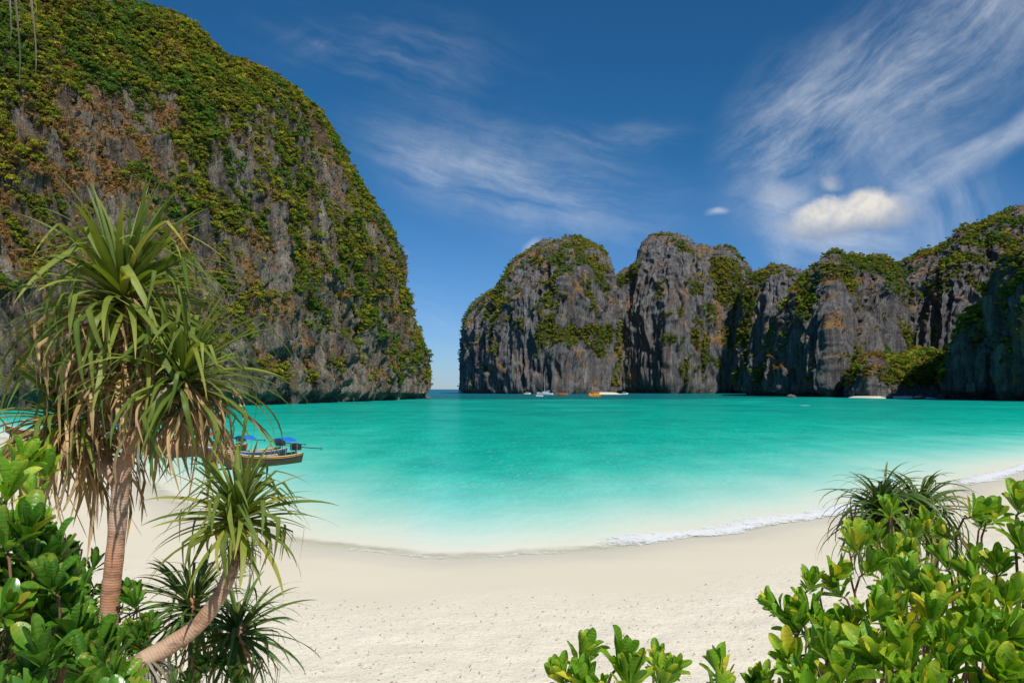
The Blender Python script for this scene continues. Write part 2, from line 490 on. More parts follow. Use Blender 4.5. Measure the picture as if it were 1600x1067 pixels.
m_bush, t = new_mat('cliff_foliage')
na = t.node('ShaderNodeAttribute'); na.attribute_type = 'INSTANCER'; na.attribute_name = 'col'
nb_ = t.attr('leafv')
col = t.mix(1.0, na.outputs['Color'], t.mix(nb_, (0.72, 0.72, 0.72), (1.35, 1.30, 1.2)), 'MULTIPLY')
d1 = t.node('ShaderNodeBsdfDiffuse'); t.put(d1.inputs[0], col)
d2 = t.node('ShaderNodeBsdfTranslucent'); t.put(d2.inputs[0], t.mix(1.0, col, (0.9, 1.0, 0.5), 'MULTIPLY'))
mx = t.node('ShaderNodeMixShader'); mx.inputs[0].default_value = 0.28
t.l.new(d1.outputs[0], mx.inputs[1]); t.l.new(d2.outputs[0], mx.inputs[2]); t.l.new(mx.outputs[0], t.out.inputs[0])

GREENS = np.array([(0.060, 0.095, 0.014), (0.110, 0.130, 0.016), (0.035, 0.065, 0.014), (0.160, 0.150, 0.020), (0.085, 0.085, 0.018), (0.115, 0.080, 0.030), (0.05, 0.10, 0.02)]) * np.array([1.75, 1.72, 1.5])
DRY = np.array([(0.34, 0.17, 0.055), (0.42, 0.25, 0.10), (0.26, 0.15, 0.05)])


def arc_cols(sil, px0, px1, step, jag, seed):
    s = np.array(sil, float)
    seg = np.hypot(np.diff(s[:, 0]), np.diff(s[:, 1])); L = np.concatenate([[0], np.cumsum(seg)])
    n = int(L[-1] / step)
    q = np.linspace(0, L[-1], n)
    x = np.interp(q, L, s[:, 0]); y = np.interp(q, L, s[:, 1])
    y = y + jag * fbm(x / 22 + seed, x * 0 + seed, x * 0, 5, 0.6)
    keep = np.ones(n, bool)
    # outside the picture columns may be sparse
    out = (x < px0) | (x > px1)
    keep[out & (np.arange(n) % 8 != 0)] = False
    return x[keep], y[keep]


def bush_protos():
    """five leafy crowns built from many small leaf sprays"""
    out = []
    for k in range(5):
        r_ = np.random.default_rng(400 + k); m = 130
        u = r_.normal(size=(m, 3)); u /= np.linalg.norm(u, axis=-1, keepdims=True)
        u[:, 2] = np.abs(u[:, 2]) - 0.25
        lob = 1 + 0.30 * fbm(u[:, 0] * 1.8 + k * 3, u[:, 1] * 1.8, u[:, 2] * 1.8, 2)
        cen = u * (0.50 + 0.5 * r_.random((m, 1)) ** 0.6) * lob[:, None] * np.array([0.8, 0.8, 0.62 + 0.2 * (k == 2)])
        a = r_.normal(size=(m, 3)); a /= np.linalg.norm(a, axis=-1, keepdims=True)
        tn = u + 0.75 * a; tn /= np.linalg.norm(tn, axis=-1, keepdims=True)
        t1 = np.cross(tn, r_.normal(size=(m, 3))); t1 /= np.linalg.norm(t1, axis=-1, keepdims=True); t2 = np.cross(tn, t1)
        ls = 0.10 + 0.10 * r_.random((m, 1))
        V = np.stack([cen + t1 * ls, cen - t1 * ls * .6 + t2 * ls * .9, cen - t1 * ls * .5 - t2 * ls * .95], 1).reshape(-1, 3)
        out.append((V, np.repeat(r_.random(m), 3)))
    return out


PROTO = bush_protos()


def scatter_tree():
    g = bpy.data.node_groups.new('scatter_bushes', 'GeometryNodeTree')
    g.interface.new_socket('Geometry', in_out='INPUT', socket_type='NodeSocketGeometry')
    g.interface.new_socket('Geometry', in_out='OUTPUT', socket_type='NodeSocketGeometry')
    N, L = g.nodes, g.links
    gi, go = N.new('NodeGroupInput'), N.new('NodeGroupOutput')

    def named(nm, ty='FLOAT'):
        n = N.new('GeometryNodeInputNamedAttribute'); n.data_type = ty; n.inputs[0].default_value = nm; return n.outputs[0]

    def sep(geo, val):
        c = N.new('FunctionNodeCompare'); c.data_type = 'FLOAT'; c.operation = 'EQUAL'
        L.new(named('proto'), c.inputs[0]); c.inputs[1].default_value = val; c.inputs['Epsilon'].default_value = 0.1
        sg = N.new('GeometryNodeSeparateGeometry'); sg.domain = 'POINT'
        L.new(geo, sg.inputs[0]); L.new(c.outputs[0], sg.inputs[1]); return sg.outputs[0]
    j = N.new('GeometryNodeJoinGeometry')
    for k in range(5):
        ti = N.new('GeometryNodeGeometryToInstance'); L.new(sep(gi.outputs[0], k + 1), ti.inputs[0]); L.new(ti.outputs[0], j.inputs[0])
    pts = N.new('GeometryNodeMeshToPoints'); L.new(sep(gi.outputs[0], 0), pts.inputs[0])
    ip = N.new('GeometryNodeInstanceOnPoints')
    L.new(pts.outputs[0], ip.inputs['Points']); L.new(j.outputs[0], ip.inputs['Instance'])
    ip.inputs['Pick Instance'].default_value = True
    rv = N.new('FunctionNodeRandomValue'); rv.data_type = 'INT'; rv.inputs['Min'].default_value = 0; rv.inputs['Max'].default_value = 4
    for s_ in rv.inputs:
        if s_.name == 'Min' and s_.type == 'INT': s_.default_value = 0
        if s_.name == 'Max' and s_.type == 'INT': s_.default_value = 4
    iout = [o for o in rv.outputs if o.type == 'INT'][0]
    L.new(iout, ip.inputs['Instance Index'])
    rr = N.new('FunctionNodeRandomValue'); rr.data_type = 'FLOAT_VECTOR'
    vin = [i for i in rr.inputs if i.type == 'VECTOR']; vin[0].default_value = (-0.35, -0.35, 0); vin[1].default_value = (0.35, 0.35, 6.283)
    L.new([o for o in rr.outputs if o.type == 'VECTOR'][0], ip.inputs['Rotation'])
    L.new(named('size'), ip.inputs['Scale'])
    L.new(ip.outputs[0], go.inputs[0])
    return g


SCATTER = scatter_tree()


def scatter(name, pts, size, cc, r_, label):
    V = [pts]; F_ = []; pr = [np.zeros(len(pts))]; lv = [np.zeros(len(pts))]; off = len(pts)
    for k, (pv, plv) in enumerate(PROTO):
        V.append(pv); F_.append(np.arange(len(pv)).reshape(-1, 3) + off); off += len(pv); pr.append(np.full(len(pv), k + 1.0)); lv.append(plv)
    n = off - len(pts)
    me = make_mesh(name, np.concatenate(V), np.concatenate(F_), m_bush, smooth=False,
                   attrs={'proto': np.concatenate(pr), 'leafv': np.concatenate(lv), 'size': np.concatenate([size * 0.8, np.ones(n)]), 'col': np.concatenate([cc, np.ones((n, 3))])})
    o = add(name, me, kind='stuff', label=label)
    md = o.modifiers.new('scatter', 'NODES'); md.node_group = SCATTER


def massif(name, label, sil, base, seed, rows, step=1.45, n_exp=3.0, crest=0.75, amp=1.0, fsz=1.0, jag=2.0, shear=0.0, ledges=(0, 1),
           vegb=(), dryb=(), paleb=(), veg0=0.0, dry0=-0.35, nclump=6000, csize=2.2, notch=8.0, ntri=20, greens=GREENS, cool=1.0):
    px, top = arc_cols(sil, -40, 1640, step, jag, seed)
    b = np.array(base, float)
    Db = np.interp(px, b[:, 0], b[:, 1]); T = np.interp(px, b[:, 0], b[:, 2])
    nc = len(px)
    nb_ = max(10, rows // 10)
    th = np.concatenate([np.linspace(0, 1, rows) ** 0.93 * math.pi / 2, math.pi / 2 + np.linspace(0, 1, nb_ + 1)[1:] * math.pi / 2])
    c_, s_ = np.cos(th), np.sin(th)
    yf = 1 - np.sign(c_) * np.abs(c_) ** (2 / n_exp)          # 0 front .. 1 crest .. 2 back
    zf = np.abs(s_) ** (2 / n_exp)
    yf = yf[:, None] * np.ones(nc)[None]; zf = zf[:, None] * np.ones(nc)[None]
    Y = Db[None] + T[None] * yf * np.where(yf > 1, 0.9, 1)
    tanv = (608 - top) / F
    # height so that the outline seen from the bay reaches the crest line
    fr = zf[:rows] / Y[:rows]
    H = np.zeros(nc)
    H = np.where(tanv > -1, 1, 1) * (np.maximum(tanv, 0.0001) / fr.max(0)) + HC
    Z = zf * H[None] - 4 * (1 - zf)
    X = (px[None] - 800) / F * Y
    # slope-aware displacement along the surface normal
    Pn = np.stack([X, Y, Z], -1)

    def normals(Pn):
        du = np.gradient(Pn, axis=1); dv = np.gradient(Pn, axis=0)
        n = np.cross(du, dv); n /= (np.linalg.norm(n, axis=-1, keepdims=True) + 1e-9)
        return n
    nrm = normals(Pn)
    xs = X + shear * Z
    f = 1.0 / fsz
    e = seed * 13.7
    edge = np.minimum(1, np.minimum((px - px[0]), (px[-1] - px)) / 14)[None]
    topk = (1 - (0.45 if cool else 0.7) * sstep(zf, 0.80, 1.0)) * (0.35 + 0.65 * edge)
    w1 = perlin(xs * f / 55 + e, Y * f / 55, Z * f / 120)
    w2 = 1 - 2.4 * np.abs(perlin(xs * f / 24 + e, Y * f / 24, Z * f / 95 + w1))
    w3 = 1 - 2.4 * np.abs(perlin(xs * f / 10 + e, Y * f / 10, Z * f / 75 + 2 * w1))
    w4 = 1 - 2.4 * np.abs(perlin(xs * f / 4.3 + e, Y * f / 4.3, Z * f / 34 + w3 * 0.5))
    w5 = fbm(xs * f / 7 + e, Y * f / 7, Z * f / 7, 4, 0.62)
    w6 = 1 - 2.4 * np.abs(perlin(xs * f / 2.3 + e, Y * f / 2.3, Z * f / 15 + w4 * 0.5))
    disp = (w1 * 5 + w2 * 3.6 + w3 * 3.1 + w4 * 2.3 + w6 * 1.25 + w5 * 1.5) * fsz * amp * topk
    # ledges: the wall leans out, then steps back
    la, lp = ledges
    if la:
        ph = Z / lp + 1.3 * fbm(X / 60 + e, Y / 60, Z / 200, 3)
        saw = ph - np.floor(ph)
        disp = disp + la * (saw ** 1.5 - 0.4) * topk * sstep(Z, 4, 20)
    nh = nrm.copy(); nh[..., 2] *= 0.35
    Pn = Pn + nh * disp[..., None]
    # wave-cut notch at the waterline
    k = np.clip(1 - (Pn[..., 2]) / (3.8 + 2.2 * w1), 0, 1) ** 0.5 * notch
    Pn = Pn - nrm * np.array([1, 1, 0]) * k[..., None] * (nrm[..., 1:2] < 0.3)
    nrm = normals(Pn)
    X, Y, Z = Pn[..., 0], Pn[..., 1], Pn[..., 2]
    spx = 800 + F * X / Y; spy = 608 - F * (Z - HC) / Y
    bias = 0; db = 0; pb = 0
    for (gx, gy, rx, ry, a) in vegb: bias = bias + a * np.exp(-((spx - gx) / rx) ** 2 - ((spy - gy) / ry) ** 2)
    for (gx, gy, rx, ry, a) in dryb: db = db + a * np.exp(-((spx - gx) / rx) ** 2 - ((spy - gy) / ry) ** 2)
    for (gx, gy, rx, ry, a) in paleb: pb = pb + a * np.exp(-((spx - gx) / rx) ** 2 - ((spy - gy) / ry) ** 2)
    nz = nrm[..., 2]
    n1 = fbm(xs * f / 34 + e, Y * f / 34, Z * f / 60, 4, 0.6)
    n2 = fbm(xs * f / 12 - e, Y * f / 12, Z * f / 16, 4, 0.6)
    vm = (0.5 if cool else 1.1) * (nz - 0.28) + (1.0 if cool else 1.1) * n1 + (1.0 if cool else 0.7) * n2 + veg0 + bias - 0.25 * np.clip(w5 * 0 + w3, -1, 1) * 0.6 - 2.0 * (Z < 9)
    vegm = sstep(vm, -0.06, 0.22)
    n3 = fbm(xs * f / 9 + 3 * e, Y * f / 9, Z * f / 14, 4, 0.65)
    drm = sstep(1.0 * n3 + 0.6 * (nz - 0.25) + dry0 + db - 2 * (Z < 8), 0.0, 0.25) * (1 - 0.6 * vegm)
    pal = np.clip(pb + 0 * Z, 0, 2)
    me = make_mesh(name, Pn.reshape(-1, 3), grid_faces(len(th), nc), m_rock, attrs={'veg': vegm.ravel(), 'dry': drm.ravel(), 'pale': pal.ravel(), 'cool': np.full(pal.size, cool)})
    add(name, me, kind='structure', label=label)
    # ---- bushes and small trees rooted on the ledges, counted by nobody
    r_ = np.random.default_rng(seed)
    fm = np.zeros_like(Z, bool); fm[:rows + nb_ // 3] = True
    vis = fm & (spx > -60) & (spx < 1660) & (spy > -70) & (Z > 7)
    du = np.linalg.norm(np.gradient(Pn, axis=1), axis=-1); dv = np.linalg.norm(np.gradient(Pn, axis=0), axis=-1)
    wgt = (vegm ** 1.5 * du * dv * vis).ravel()
    wd = (drm ** 1.5 * du * dv * vis).ravel()
    tot = wgt.sum() + 1e-9
    nveg = int(nclump * min(1, 1))
    i = r_.choice(len(wgt), nveg, p=wgt / tot)
    nd = int(nclump * 0.36)
    j = r_.choice(len(wd), nd, p=wd / (wd.sum() + 1e-9)) if wd.sum() > 0 else np.zeros(0, int)
    pts = Pn.reshape(-1, 3)[np.concatenate([i, j])]; nr = nrm.reshape(-1, 3)[np.concatenate([i, j])]
    nn = nveg + len(j)
    isdry = np.arange(nn) >= nveg
    pts = pts + r_.normal(0, 0.75 * csize, (nn, 3))
    size = csize * (0.8 if cool else 1.0) * np.exp(r_.normal(0, 0.5, nn)).clip(0.35, 2.6) * np.where(isdry, 0.45, 1)
    pts = pts + nr * np.array([1, 1, 0.6]) * (size * 0.35)[:, None] + np.array([0, 0, 0.25]) * size[:, None]
    # colour: neighbours resemble each other
    cn = perlin(pts[:, 0] * f / 18 + 5, pts[:, 1] * f / 18, pts[:, 2] * f / 18) * 1.6 + r_.normal(0, 0.42, nn)
    gi = np.clip(((cn + 1.5) / 3 * len(greens)).astype(int), 0, len(greens) - 1)
    order = np.array([2, 6, 0, 4, 1, 3, 5])[:len(greens)]
    cc = greens[order[gi]] * (1 + r_.normal(0, 0.16, nn))[:, None]
    dc = DRY[r_.integers(0, 3, nn)] * (1 + r_.normal(0, 0.15, nn))[:, None]
    cc = np.where(isdry[:, None], dc, cc * (1.18 + 0.12 * cool)).clip(0.005, 0.8)
    scatter('cliff_vegetation', pts, size, cc, r_, 'bushes and dry grass on the ' + label)
    return Pn


if True:
    massif('left_cliff', 'tall overgrown limestone cliff filling the left side',
           [(-420, 120), (-300, 20), (-160, -60), (-60, -90), (40, -80), (110, -45), (172, 0), (200, 14), (235, 22), (262, 30), (285, 48), (303, 62), (318, 76), (335, 90), (350, 102),
            (385, 110), (420, 122), (445, 138), (462, 150), (480, 165), (496, 180), (508, 205), (524, 232), (540, 264), (558, 288), (572, 310),
            (588, 335), (602, 352), (610, 388), (620, 430), (626, 462), (636, 498), (645, 520), (655, 545), (661, 570), (664, 592), (665, 612)],
           [(-500, 170, 120), (-200, 195, 120), (0, 225, 130), (200, 250, 140), (400, 290, 150), (500, 340, 140), (600, 410, 110), (640, 465, 70), (665, 510, 40)],
           seed=3, rows=370, step=1.55, n_exp=2.45, amp=0.95, fsz=1.0, jag=4, shear=0.42, ledges=(3.5, 34),
           vegb=[(330, 110, 230, 100, 0.75), (150, 40, 120, 90, 0.5), (430, 250, 150, 110, 0.25), (560, 480, 70, 110, 0.30), (20, 320, 60, 120, 0.25),
                 (280, 520, 190, 130, -0.45), (150, 200, 90, 120, -0.30), (60, 560, 120, 60, -0.4), (560, 600, 90, 25, -0.5), (420, 170, 34, 30, -1.0), (262, 170, 22, 40, -1.1), (480, 600, 26, 16, 1.6), (100, 430, 100, 120, -0.2)],
           dryb=[(110, 260, 110, 190, 0.42), (90, 100, 60, 60, 0.3), (360, 470, 110, 150, 0.30), (600, 520, 60, 100, 0.1)],
           paleb=[(262, 175, 20, 40, 1.5), (300, 430, 30, 60, 0.5), (560, 590, 110, 30, 0.8), (440, 190, 40, 40, 0.6)],
           veg0=0.04, dry0=-0.20, nclump=100000, csize=1.02, notch=5, ntri=17, cool=0.0)
    massif('far_mountain_back', 'broad grey limestone mountain with a notched summit',
           [(938, 612), (945, 520), (957, 470), (960, 450), (966, 436), (976, 424), (990, 418), (1000, 414), (1003, 396), (1009, 378), (1024, 369), (1042, 366), (1058, 369),
            (1070, 377), (1082, 385), (1098, 386), (1108, 392), (1128, 390), (1142, 396), (1153, 405), (1163, 418), (1170, 430), (1184, 434), (1200, 470), (1212, 540), (1218, 612)],
           [(938, 1230, 90), (965, 1150, 120), (1050, 1080, 180), (1150, 1090, 160), (1218, 1150, 90)],
           seed=5, rows=230, step=1.5, n_exp=3.4, amp=0.8, fsz=2.0, jag=6, ledges=(4, 95),
           vegb=[(1050, 450, 46, 22, 0.75), (1130, 490, 40, 50, 0.7), (1100, 560, 70, 26, 0.5), (1075, 400, 14, 30, 0.4), (1020, 590, 40, 18, -0.3), (1000, 410, 40, 20, 0.1), (1045, 375, 30, 12, 0.2)],
           dryb=[(1110, 530, 26, 22, 0.9), (1125, 490, 10, 26, 0.7)], paleb=[(1100, 590, 60, 14, 0.3)],
           veg0=-0.42, dry0=-0.5, nclump=17000, csize=1.9, notch=10, ntri=10)
    massif('far_island', 'domed limestone island standing between the sea gap and the mountains',
           [(722, 612), (722.6, 575), (723.4, 545), (725, 522), (730, 502), (738, 484), (748, 470), (760, 461), (776, 455), (786, 449), (796, 436), (803, 422), (815, 406), (830, 393),
            (842, 387), (855, 380), (872, 377), (888, 375), (902, 374), (914, 378), (926, 386), (937, 396), (946, 408), (951, 422), (954, 445), (957, 475), (961, 520), (965, 560), (967, 612)],
           [(722, 1130, 70), (735, 1080, 120), (800, 1000, 190), (880, 970, 200), (950, 1010, 120), (967, 1060, 60)],
           seed=8, rows=230, step=1.45, n_exp=3.0, amp=0.9, fsz=1.9, jag=4, ledges=(5, 80),
           vegb=[(880, 405, 70, 32, 0.75), (790, 480, 45, 35, 0.65), (900, 520, 65, 13, 1.2), (938, 545, 16, 34, 0.9), (848, 540, 14, 26, 1.0), (900, 480, 50, 20, -0.5), (860, 590, 90, 20, -0.6), (760, 560, 30, 40, -0.25)],
           dryb=[(905, 445, 12, 8, 1.0), (785, 487, 12, 10, 0.8), (840, 400, 16, 10, 0.7), (750, 538, 8, 8, 0.7), (900, 517, 20, 6, 0.6)],
           paleb=[(890, 590, 50, 24, 1.1), (745, 510, 20, 20, 0.5)],
           veg0=-0.30, dry0=-0.42, nclump=17000, csize=1.9, notch=9, ntri=10)
    massif('far_ridge', 'grey limestone ridge between the notched mountain and the pointed peak',
           [(1150, 612), (1156, 520), (1164, 460), (1174, 434), (1185, 426), (1200, 420), (1214, 419), (1228, 420), (1240, 422), (1252, 426), (1262, 440), (1285, 490), (1300, 612)],
           [(1150, 1060, 60), (1200, 1010, 110), (1300, 980, 90)],
           seed=11, rows=200, step=1.3, n_exp=3.2, amp=0.8, fsz=1.8, jag=6, ledges=(3, 80),
           vegb=[(1195, 430, 22, 10, 0.6), (1170, 500, 16, 60, 0.8), (1220, 560, 30, 30, 0.1)], dryb=[(1165, 560, 14, 30, 0.2)],
           veg0=-0.38, dry0=-0.5, nclump=6500, csize=1.8, notch=8, ntri=10)
    massif('far_slope', 'long grey ridge climbing to the right with green crest',
           [(1378, 612), (1386, 500), (1392, 440), (1398, 426), (1412, 414), (1428, 405), (1450, 396), (1470, 388), (1486, 377), (1500, 367), (1520, 357), (1545, 347), (1572, 338),
            (1600, 326), (1680, 292), (1800, 262), (1900, 280), (2000, 400)],
           [(1378, 800, 90), (1420, 740, 170), (1500, 705, 170), (1600, 705, 170), (2000, 760, 160)],
           seed=14, rows=230, step=1.5, n_exp=3.0, amp=0.85, fsz=1.6, jag=6, ledges=(5, 70),
           vegb=[(1540, 370, 90, 22, 0.6), (1460, 400, 40, 12, 0.5), (1440, 540, 50, 36, 0.4), (1410, 440, 14, 40, 0.6), (1500, 540, 50, 30, 0.3), (1520, 440, 60, 40, -0.2)],
           dryb=[(1440, 530, 30, 30, 0.15)], veg0=-0.42, dry0=-0.5, nclump=15000, csize=1.7, notch=4, ntri=10)
    massif('pointed_peak', 'pointed grey limestone peak with a steep green left flank',
           [(1168, 614), (1180, 598), (1194, 566), (1208, 535), (1222, 505), (1238, 472), (1252, 447), (1266, 430), (1280, 415), (1292, 403), (1302, 396), (1308, 397), (1315, 403),
            (1330, 405), (1350, 404), (1366, 402), (1378, 404), (1388, 412), (1395, 424), (1399, 450), (1403, 500), (1409, 560), (1414, 614)],
           [(1168, 690, 60), (1230, 640, 130), (1300, 600, 150), (1380, 620, 120), (1414, 650, 50)],
           seed=17, rows=240, step=1.5, n_exp=2.8, amp=0.9, fsz=1.4, jag=6, ledges=(5, 70),
           vegb=[(1350, 416, 34, 12, 0.7), (1255, 470, 16, 60, 1.2), (1225, 540, 20, 50, 1.1), (1190, 590, 16, 20, 0.5), (1330, 580, 24, 16, 0.7), (1395, 440, 10, 30, 0.6), (1300, 520, 40, 50, -0.2)],
           dryb=[(1325, 540, 8, 36, 0.6)], paleb=[(1220, 605, 24, 12, 0.8), (1370, 600, 40, 14, 0.5)],
           veg0=-0.36, dry0=-0.5, nclump=15000, csize=1.55, notch=7, ntri=10)
    massif('beach_knoll', 'low wooded slope behind the small far beach',
           [(1318, 616), (1330, 592), (1345, 572), (1362, 556), (1372, 556), (1384, 572), (1400, 566), (1420, 556), (1445, 552), (1470, 560), (1488, 575), (1500, 600), (1504, 616)],
           [(1318, 560, 30), (1365, 530, 40), (1380, 540, 50), (1440, 545, 60), (1504, 540, 40)],
           seed=19, rows=90, step=1.3, n_exp=2.2, amp=0.7, fsz=1.0, jag=6, ledges=(0, 1),
           vegb=[(1440, 590, 50, 50, 1.6), (1335, 580, 20, 24, 0.8), (1370, 590, 12, 40, -0.9)], paleb=[(1372, 595, 14, 30, 0.9)],
           veg0=0.0, dry0=-0.5, nclump=3500, csize=2.2, notch=0, ntri=14)
    massif('right_headland', 'shaded dark limestone headland at the right edge',
           [(1552, 616), (1556, 540), (1559, 480), (1563, 442), (1572, 424), (1588, 404), (1610, 384), (1660, 350), (1740, 310), (1850, 300), (1960, 380)],
           [(1552, 440, 60), (1580, 400, 110), (1650, 370, 130), (1960, 300, 130)],
           seed=23, rows=260, step=1.5, n_exp=3.2, amp=0.95, fsz=1.2, jag=4, ledges=(4, 60),
           vegb=[(1585, 400, 30, 20, 0.8), (1580, 500, 20, 40, 0.1)], dryb=[(1590, 500, 12, 40, 0.3)],
           veg0=-0.22, dry0=-0.5, nclump=5000, csize=1.5, notch=8, ntri=14)
    massif('headland_spur', 'low dark rock spur below the right headland',
           [(1478, 618), (1483, 596), (1490, 570), (1499, 548), (1508, 520), (1518, 498), (1530, 486), (1542, 482), (1552, 484), (1562, 492), (1572, 520), (1580, 618)],
           [(1478, 470, 40), (1520, 432, 70), (1580, 425, 50)],
           seed=27, rows=170, step=1.5, n_exp=3.0, amp=0.8, fsz=1.1, jag=6, ledges=(3, 50),
           vegb=[(1530, 492, 30, 12, 1.0), (1500, 545, 10, 30, 0.5)], veg0=-0.3, dry0=-0.55, nclump=1600, csize=1.8, notch=8, ntri=14)

# ================================================================ small builders
class MB:
    def __init__(s): s.v = []; s.f = []

    def box(s, c, size, rot=None):
        n = len(s.v); c = Vector(c)
        for dx, dy, dz in ((-1, -1, -1), (1, -1, -1), (1, 1, -1), (-1, 1, -1), (-1, -1, 1), (1, -1, 1), (1, 1, 1), (-1, 1, 1)):
            p = Vector((dx * size[0] / 2, dy * size[1] / 2, dz * size[2] / 2))
            if rot is not None: p = rot @ p
            s.v.append(tuple(c + p))
        for q in ((0, 3, 2, 1), (4, 5, 6, 7), (0, 1, 5, 4), (1, 2, 6, 5), (2, 3, 7, 6), (3, 0, 4, 7)): s.f.append(tuple(n + i for i in q))
        return s

    def tube(s, pts, rad, n=8, cap=True):
        pts = [Vector(p) for p in pts]
        rad = rad if hasattr(rad, '__len__') else [rad] * len(pts)
        b = len(s.v); up = Vector((0.13, 0.2, 1)).normalized()
        for i, p in enumerate(pts):
            d = (pts[min(i + 1, len(pts) - 1)] - pts[max(i - 1, 0)]).normalized()
            if abs(d.dot(up)) > 0.97: up = Vector((1, 0.1, 0))
            a = d.cross(up).normalized(); up = a.cross(d).normalized()
            for k in range(n):
                th = 2 * math.pi * k / n
                s.v.append(tuple(p + (a * math.cos(th) + up * math.sin(th)) * rad[i]))
        for i in range(len(pts) - 1):
            for k in range(n):
                k2 = (k + 1) % n
                s.f.append((b + i * n + k, b + i * n + k2, b + (i + 1) * n + k2, b + (i + 1) * n + k))
        if cap:
            s.f.append(tuple(b + k for k in range(n))[::-1]); e = b + (len(pts) - 1) * n
            s.f.append(tuple(e + k for k in range(n)))
        return s

    def sheet(s, rows):
        b = len(s.v); nc = len(rows[0])
        for r in rows: s.v.extend(tuple(p) for p in r)
        for i in range(len(rows) - 1):
            for j in range(nc - 1): s.f.append((b + i * nc + j, b + i * nc + j + 1, b + (i + 1) * nc + j + 1, b + (i + 1) * nc + j))
        return s

    def mesh(s, name, mat, smooth=False):
        me = bpy.data.meshes.new(name); me.from_pydata(s.v, [], s.f)
        if smooth: me.polygons.foreach_set('use_smooth', [True] * len(me.polygons))
        if mat: me.materials.append(mat)
        return me

    def build(s, name, mat, parent=None, smooth=False, **kw):
        return add(name, s.mesh(name, mat, smooth), parent, **kw)


def thing(name, label, cat, loc=(0, 0, 0), rz=0, group=None):
    o = bpy.data.objects.new(name, None); link(o)
    o.empty_display_size = 0.2
    o.location = loc; o.rotation_euler = (0, 0, rz)
    o['label'] = label; o['category'] = cat
    if group: o['group'] = group
    return o


def plain(name, color, rough=0.6, spec=0.4, var=0.15, scale=6.0, metal=0.0, bmp=0.0):
    m, t = new_mat(name)
    tcx = t.node('ShaderNodeTexCoord').outputs['Object']
    n = t.noise(tcx, scale, 5, 0.6)
    dark = tuple(c * (1 - 2 * var) for c in color)
    lite = tuple(min(1, c * (1 + var)) for c in color)
    c = t.mix(n, dark, lite)
    nb = bump(t, n, bmp, 0.02) if bmp else None
    s_ = principled(t, c, rough, spec, nb, Metallic=metal)
    t.l.new(s_, t.out.inputs[0])
    return m


# ---------------------------------------------------------------- foam where the ripples break on the sand
m_foam, t = new_mat('foam')
geo = t.node('ShaderNodeNewGeometry'); pos = geo.outputs['Position']
e = t.attr('foam')
n = t.m('ADD', t.m('MULTIPLY', t.noise(pos, 1.7, 6, 0.7), 0.5), t.m('MULTIPLY', t.noise(pos, 7.0, 4, 0.7), 0.5))
a = t.m('MULTIPLY', t.mr(t.m('ADD', e, t.m('MULTIPLY', t.m('SUBTRACT', n, 0.5), 3.0)), 0.25, 0.95, smooth=True), 0.9)
df = t.node('ShaderNodeBsdfDiffuse'); df.inputs[0].default_value = (0.84, 0.85, 0.83, 1)
t.put(df.inputs['Normal'], bump(t, n, 0.6, 0.08))
tr = t.node('ShaderNodeBsdfTransparent')
mx = t.node('ShaderNodeMixShader'); t.put(mx.inputs[0], a); t.l.new(tr.outputs[0], mx.inputs[1]); t.l.new(df.outputs[0], mx.inputs[2])
t.l.new(mx.outputs[0], t.out.inputs[0])


def foam_strip(name, x0, x1, width, off, label, fade=3.0, wob=0.3, gain=1.0):
    xs_ = np.arange(x0, x1, 0.07)
    cy = np.interp(xs_, _dx, _dy)
    sl = np.gradient(cy, xs_); ln = np.sqrt(1 + sl * sl)
    nx_, ny_ = -sl / ln, 1 / ln
    wv = 1 + 0.45 * fbm(xs_ / 2.2, xs_ * 0, xs_ * 0 + 5, 3)
    o2 = off + wob * fbm(xs_ / 3.1, xs_ * 0 + 9, xs_ * 0, 3)
    q = np.linspace(-1, 1, 15)[:, None]
    D = o2[None] + q * width / 2 * wv[None]
    X = xs_[None] + nx_[None] * D; Y = cy[None] + ny_[None] * D
    prof = (1 - q ** 2)
    Z = np.maximum(0.0, ground(X, Y)) + 0.02 + prof * (0.035 + 0.05 * np.abs(fbm(X / 0.35, Y / 0.35, X * 0, 3)))
    en = np.minimum(1, np.minimum(xs_ - x0, x1 - xs_) / fade)[None]
    fo = prof ** 0.6 * (0.25 + 0.75 * en) * gain - (1 - en) * 0.3
    me = make_mesh(name, np.stack([X, Y, Z], -1).reshape(-1, 3), grid_faces(len(q), len(xs_)), m_foam, attrs={'foam': fo.ravel()})
    add(name, me, kind='stuff', label=label)


foam_strip('foam', 2.6, 27, 1.9, 0.9, 'white foam of small waves breaking along the sand', gain=1.0)
foam_strip('foam', 27, 95, 2.2, 0.9, 'white foam along the beach beyond the right shrubs', gain=0.95)
foam_strip('foam', -9, 4, 0.5, 0.2, 'faint foam line at the edge of the shallows', gain=0.42)

x_ = np.linspace(-1, 1, 40); u, v = np.meshgrid(x_, np.linspace(-1, 1, 16))
c_ = P(1258, 608, 277)
me = make_mesh('wake', np.stack([c_.x + u * 3.0, 277 + v * 2.5, 0.03 + 0.12 * np.clip(1 - u * u - v * v, 0, 1)], -1).reshape(-1, 3), grid_faces(16, 40), m_foam, attrs={'foam': (1.1 * np.clip(1 - u * u - v * v, 0, 1)).ravel() - 0.1})
add('foam', me, kind='stuff', label='small white streak of a breaking wavelet out on the lagoon')

